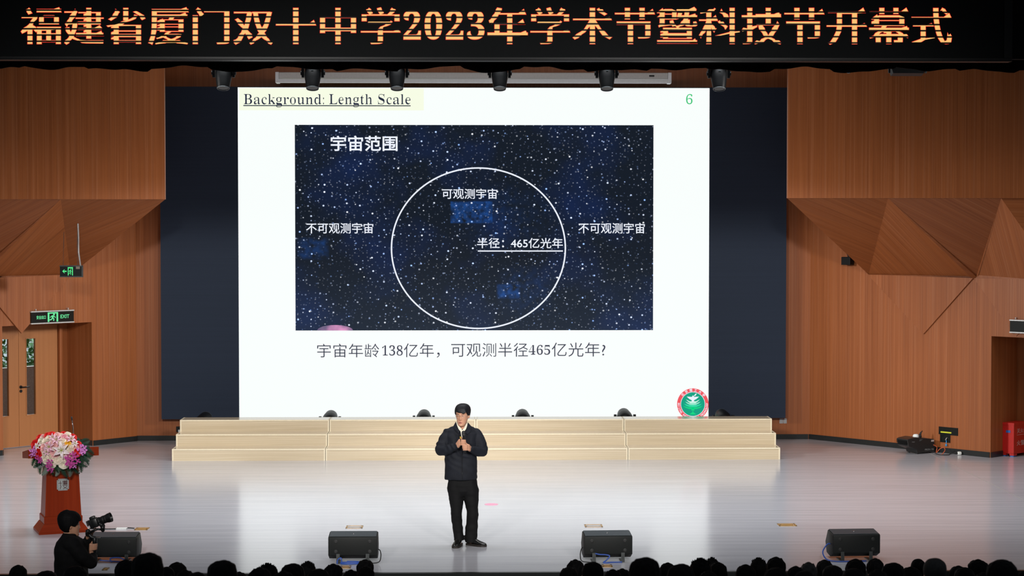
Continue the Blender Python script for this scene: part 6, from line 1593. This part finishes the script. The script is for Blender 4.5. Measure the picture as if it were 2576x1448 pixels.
for o in [proto_b, proto_j, proto_t] + list(HAIRS.values()): COL.objects.unlink(o)
TOP = {'crop': 1.293, 'spiky': 1.305, 'bob': 1.30, 'bun': 1.292, 'tail': 1.292, 'shaved': 1.284}
AUD = [  # x, top y, head width, hair, how this person differs
    (47, 1421, 45, 'crop', 'audience member at the far left end, neat round black head'),
    (112, 1434, 52, 'bob', 'black-haired viewer low between the leftmost head and the camera operator'),
    (190, 1422, 62, 'bob', 'viewer with full black hair in front of the camera operator'),
    (318, 1408, 56, 'crop', 'dark-haired viewer partly behind the biggest head on the left'),
    (366, 1388, 78, 'bob', 'viewer with the biggest rounded black head, right of the camera operator'),
    (421, 1424, 40, 'tail', 'viewer with tied hair right beside the biggest head on the left'),
    (447, 1414, 50, 'crop', 'dark-haired viewer second to the right of the biggest left head'),
    (464, 1433, 50, 'crop', 'low dark head in front of the second viewer right of the biggest head'),
    (493, 1437, 52, 'bob', 'very low dark head between the biggest head and the broad head at its right'),
    (554, 1407, 72, 'bob', 'broad black-haired viewer alone before the left edge of the screen reflection'),
    (600, 1438, 34, 'crop', 'small low head just right of the broad black-haired viewer'),
    (672, 1415, 56, 'spiky', 'viewer with spiky black hair left of the second stage monitor'),
    (649, 1427, 58, 'crop', 'dark head in front and left of the spiky-haired viewer'),
    (707, 1436, 50, 'crop', 'low dark head directly right below the spiky-haired viewer'),
    (735, 1416, 62, 'bob', 'wide black-haired viewer between the spiky head and the monitor'),
    (776, 1410, 44, 'spiky', 'tousled black-haired viewer just left of the second monitor'),
    (802, 1429, 62, 'bob', 'wide low black head left below the second monitor'),
    (835, 1418, 48, 'crop', 'dark head under the left bracket of the second monitor'),
    (881, 1433, 36, 'crop', 'small low head under the middle of the second monitor'),
    (917, 1407, 46, 'crop', 'tall dark head under the right half of the second monitor'),
    (922, 1424, 44, 'crop', 'dark head directly in front of the tall head under the second monitor'),
    (1445, 1407, 44, 'crop', 'first dark head right of the empty gap, before the third monitor'),
    (1430, 1426, 50, 'crop', 'low dark head at the left edge of the right-hand audience'),
    (1492, 1412, 56, 'bob', 'dark head below the left bracket of the third monitor'),
    (1541, 1432, 44, 'crop', 'low head below the brass socket by the third monitor'),
    (1564, 1430, 30, 'crop', 'small low head below the right bracket of the third monitor'),
    (1620, 1400, 80, 'bob', 'large smooth round black head right of the third monitor'),
    (1683, 1415, 44, 'crop', 'dark head just right of the large smooth round head'),
    (1713, 1417, 70, 'bob', 'broad dark head second to the right of the large smooth head'),
    (1764, 1402, 60, 'spiky', 'tousled head standing above its row, left of the floor reflection edge'),
    (1790, 1400, 34, 'spiky', 'small tousled head peeking behind the high tousled head'),
    (1810, 1414, 46, 'crop', 'dark head right of the pair of tousled heads'),
    (1785, 1436, 50, 'crop', 'lowest dark head below the pair of tousled heads'),
    (1876, 1420, 54, 'crop', 'dark head left of the two neighbouring tall heads below the brass plate'),
    (1909, 1401, 46, 'spiky', 'left one of two neighbouring tall heads below the brass plate'),
    (1953, 1401, 52, 'crop', 'right one of two neighbouring tall heads below the brass plate'),
    (1957, 1426, 58, 'bob', 'low wide head in front of the right tall head below the brass plate'),
    (2003, 1424, 44, 'crop', 'dark head left of the ash-haired viewer'),
    (2025, 1434, 56, 'bob', 'low wide head in front of the ash-haired viewer'),
    (2034, 1414, 32, 'ash', 'small ash-haired head left of the rightmost monitor'),
    (2075, 1408, 46, 'crop', 'dark head at the cable loop of the rightmost monitor'),
    (2096, 1421, 54, 'bob', 'dark wide head below the left bracket of the rightmost monitor'),
    (2154, 1406, 54, 'crop', 'dark head below the middle of the rightmost monitor'),
    (2151, 1428, 60, 'bob', 'low wide head in front of the head under the rightmost monitor'),
    (2204, 1404, 44, 'crop', 'dark head below the right corner of the rightmost monitor'),
    (2206, 1433, 40, 'crop', 'low small head below the right corner of the rightmost monitor'),
    (2247, 1414, 60, 'bob', 'wide black head right of the rightmost monitor'),
    (2312, 1404, 40, 'bun', 'viewer with hair tied in a bun beside the shaven head'),
    (2295, 1426, 56, 'crop', 'low dark head in front of the viewer with the bun'),
    (2355, 1403, 70, 'shaved', 'viewer with a shaven greyish head at the right'),
    (2415, 1423, 46, 'crop', 'dark head just right of the shaven head'),
    (2430, 1426, 50, 'bob', 'wide low head second to the right of the shaven head'),
    (2465, 1407, 52, 'crop', 'dark head left of the big head near the right corner'),
    (2475, 1440, 50, 'crop', 'lowest dark head left below the big head near the right corner'),
    (2527, 1406, 72, 'bob', 'big rounded black head near the right corner'),
    (2573, 1437, 44, 'crop', 'low dark head cut by the right frame edge'),
]
taken = []
for px, py, wpx, hs_, lab in sorted(AUD, key=lambda t: t[1]):
    hk = 'crop' if hs_ == 'ash' else hs_; best = None
    for k, (Y, zf) in enumerate(ROWS):
        p = at(px, py, Y); sz_ = (p.z - zf) / TOP[hk]; sw = wpx / (F / Y) / 0.19
        cost = abs(math.log(max(sz_, 0.05))) * 3.0 + abs(math.log(sw)) * 1.2
        for X2, k2, px2 in taken:
            if k2 == k and abs(X2 - p.x) < 0.50: cost += 6
            if abs(px2 - px) < 42 and k2 >= k: cost += 2.5
        if best is None or cost < best[0]: best = (cost, k, Y, zf, p.x, sw)
    _, k, Y, zf, X_, sw = best; taken.append((X_, k, px)); sw = max(0.8, min(1.15, sw)); Yj = Y
    r = thing('person', lab, 'person', (at(px, py, Yj).x, Yj, zf), random.uniform(-0.6, 0.6), 'seated audience seen from behind')
    r.scale = (sw, sw, (at(px, py, Yj).z - zf) / TOP[hk])
    for pr in (proto_b, proto_j, proto_t, HAIRS[hk]):
        c = pr.copy(); c.parent = r; COL.objects.link(c)
        if hs_ == 'ash' and pr is HAIRS[hk]: c.data = c.data.copy(); c.data.materials.clear(); c.data.materials.append(M_HGREY)
for o in [proto_b, proto_j, proto_t] + list(HAIRS.values()): bpy.data.objects.remove(o)
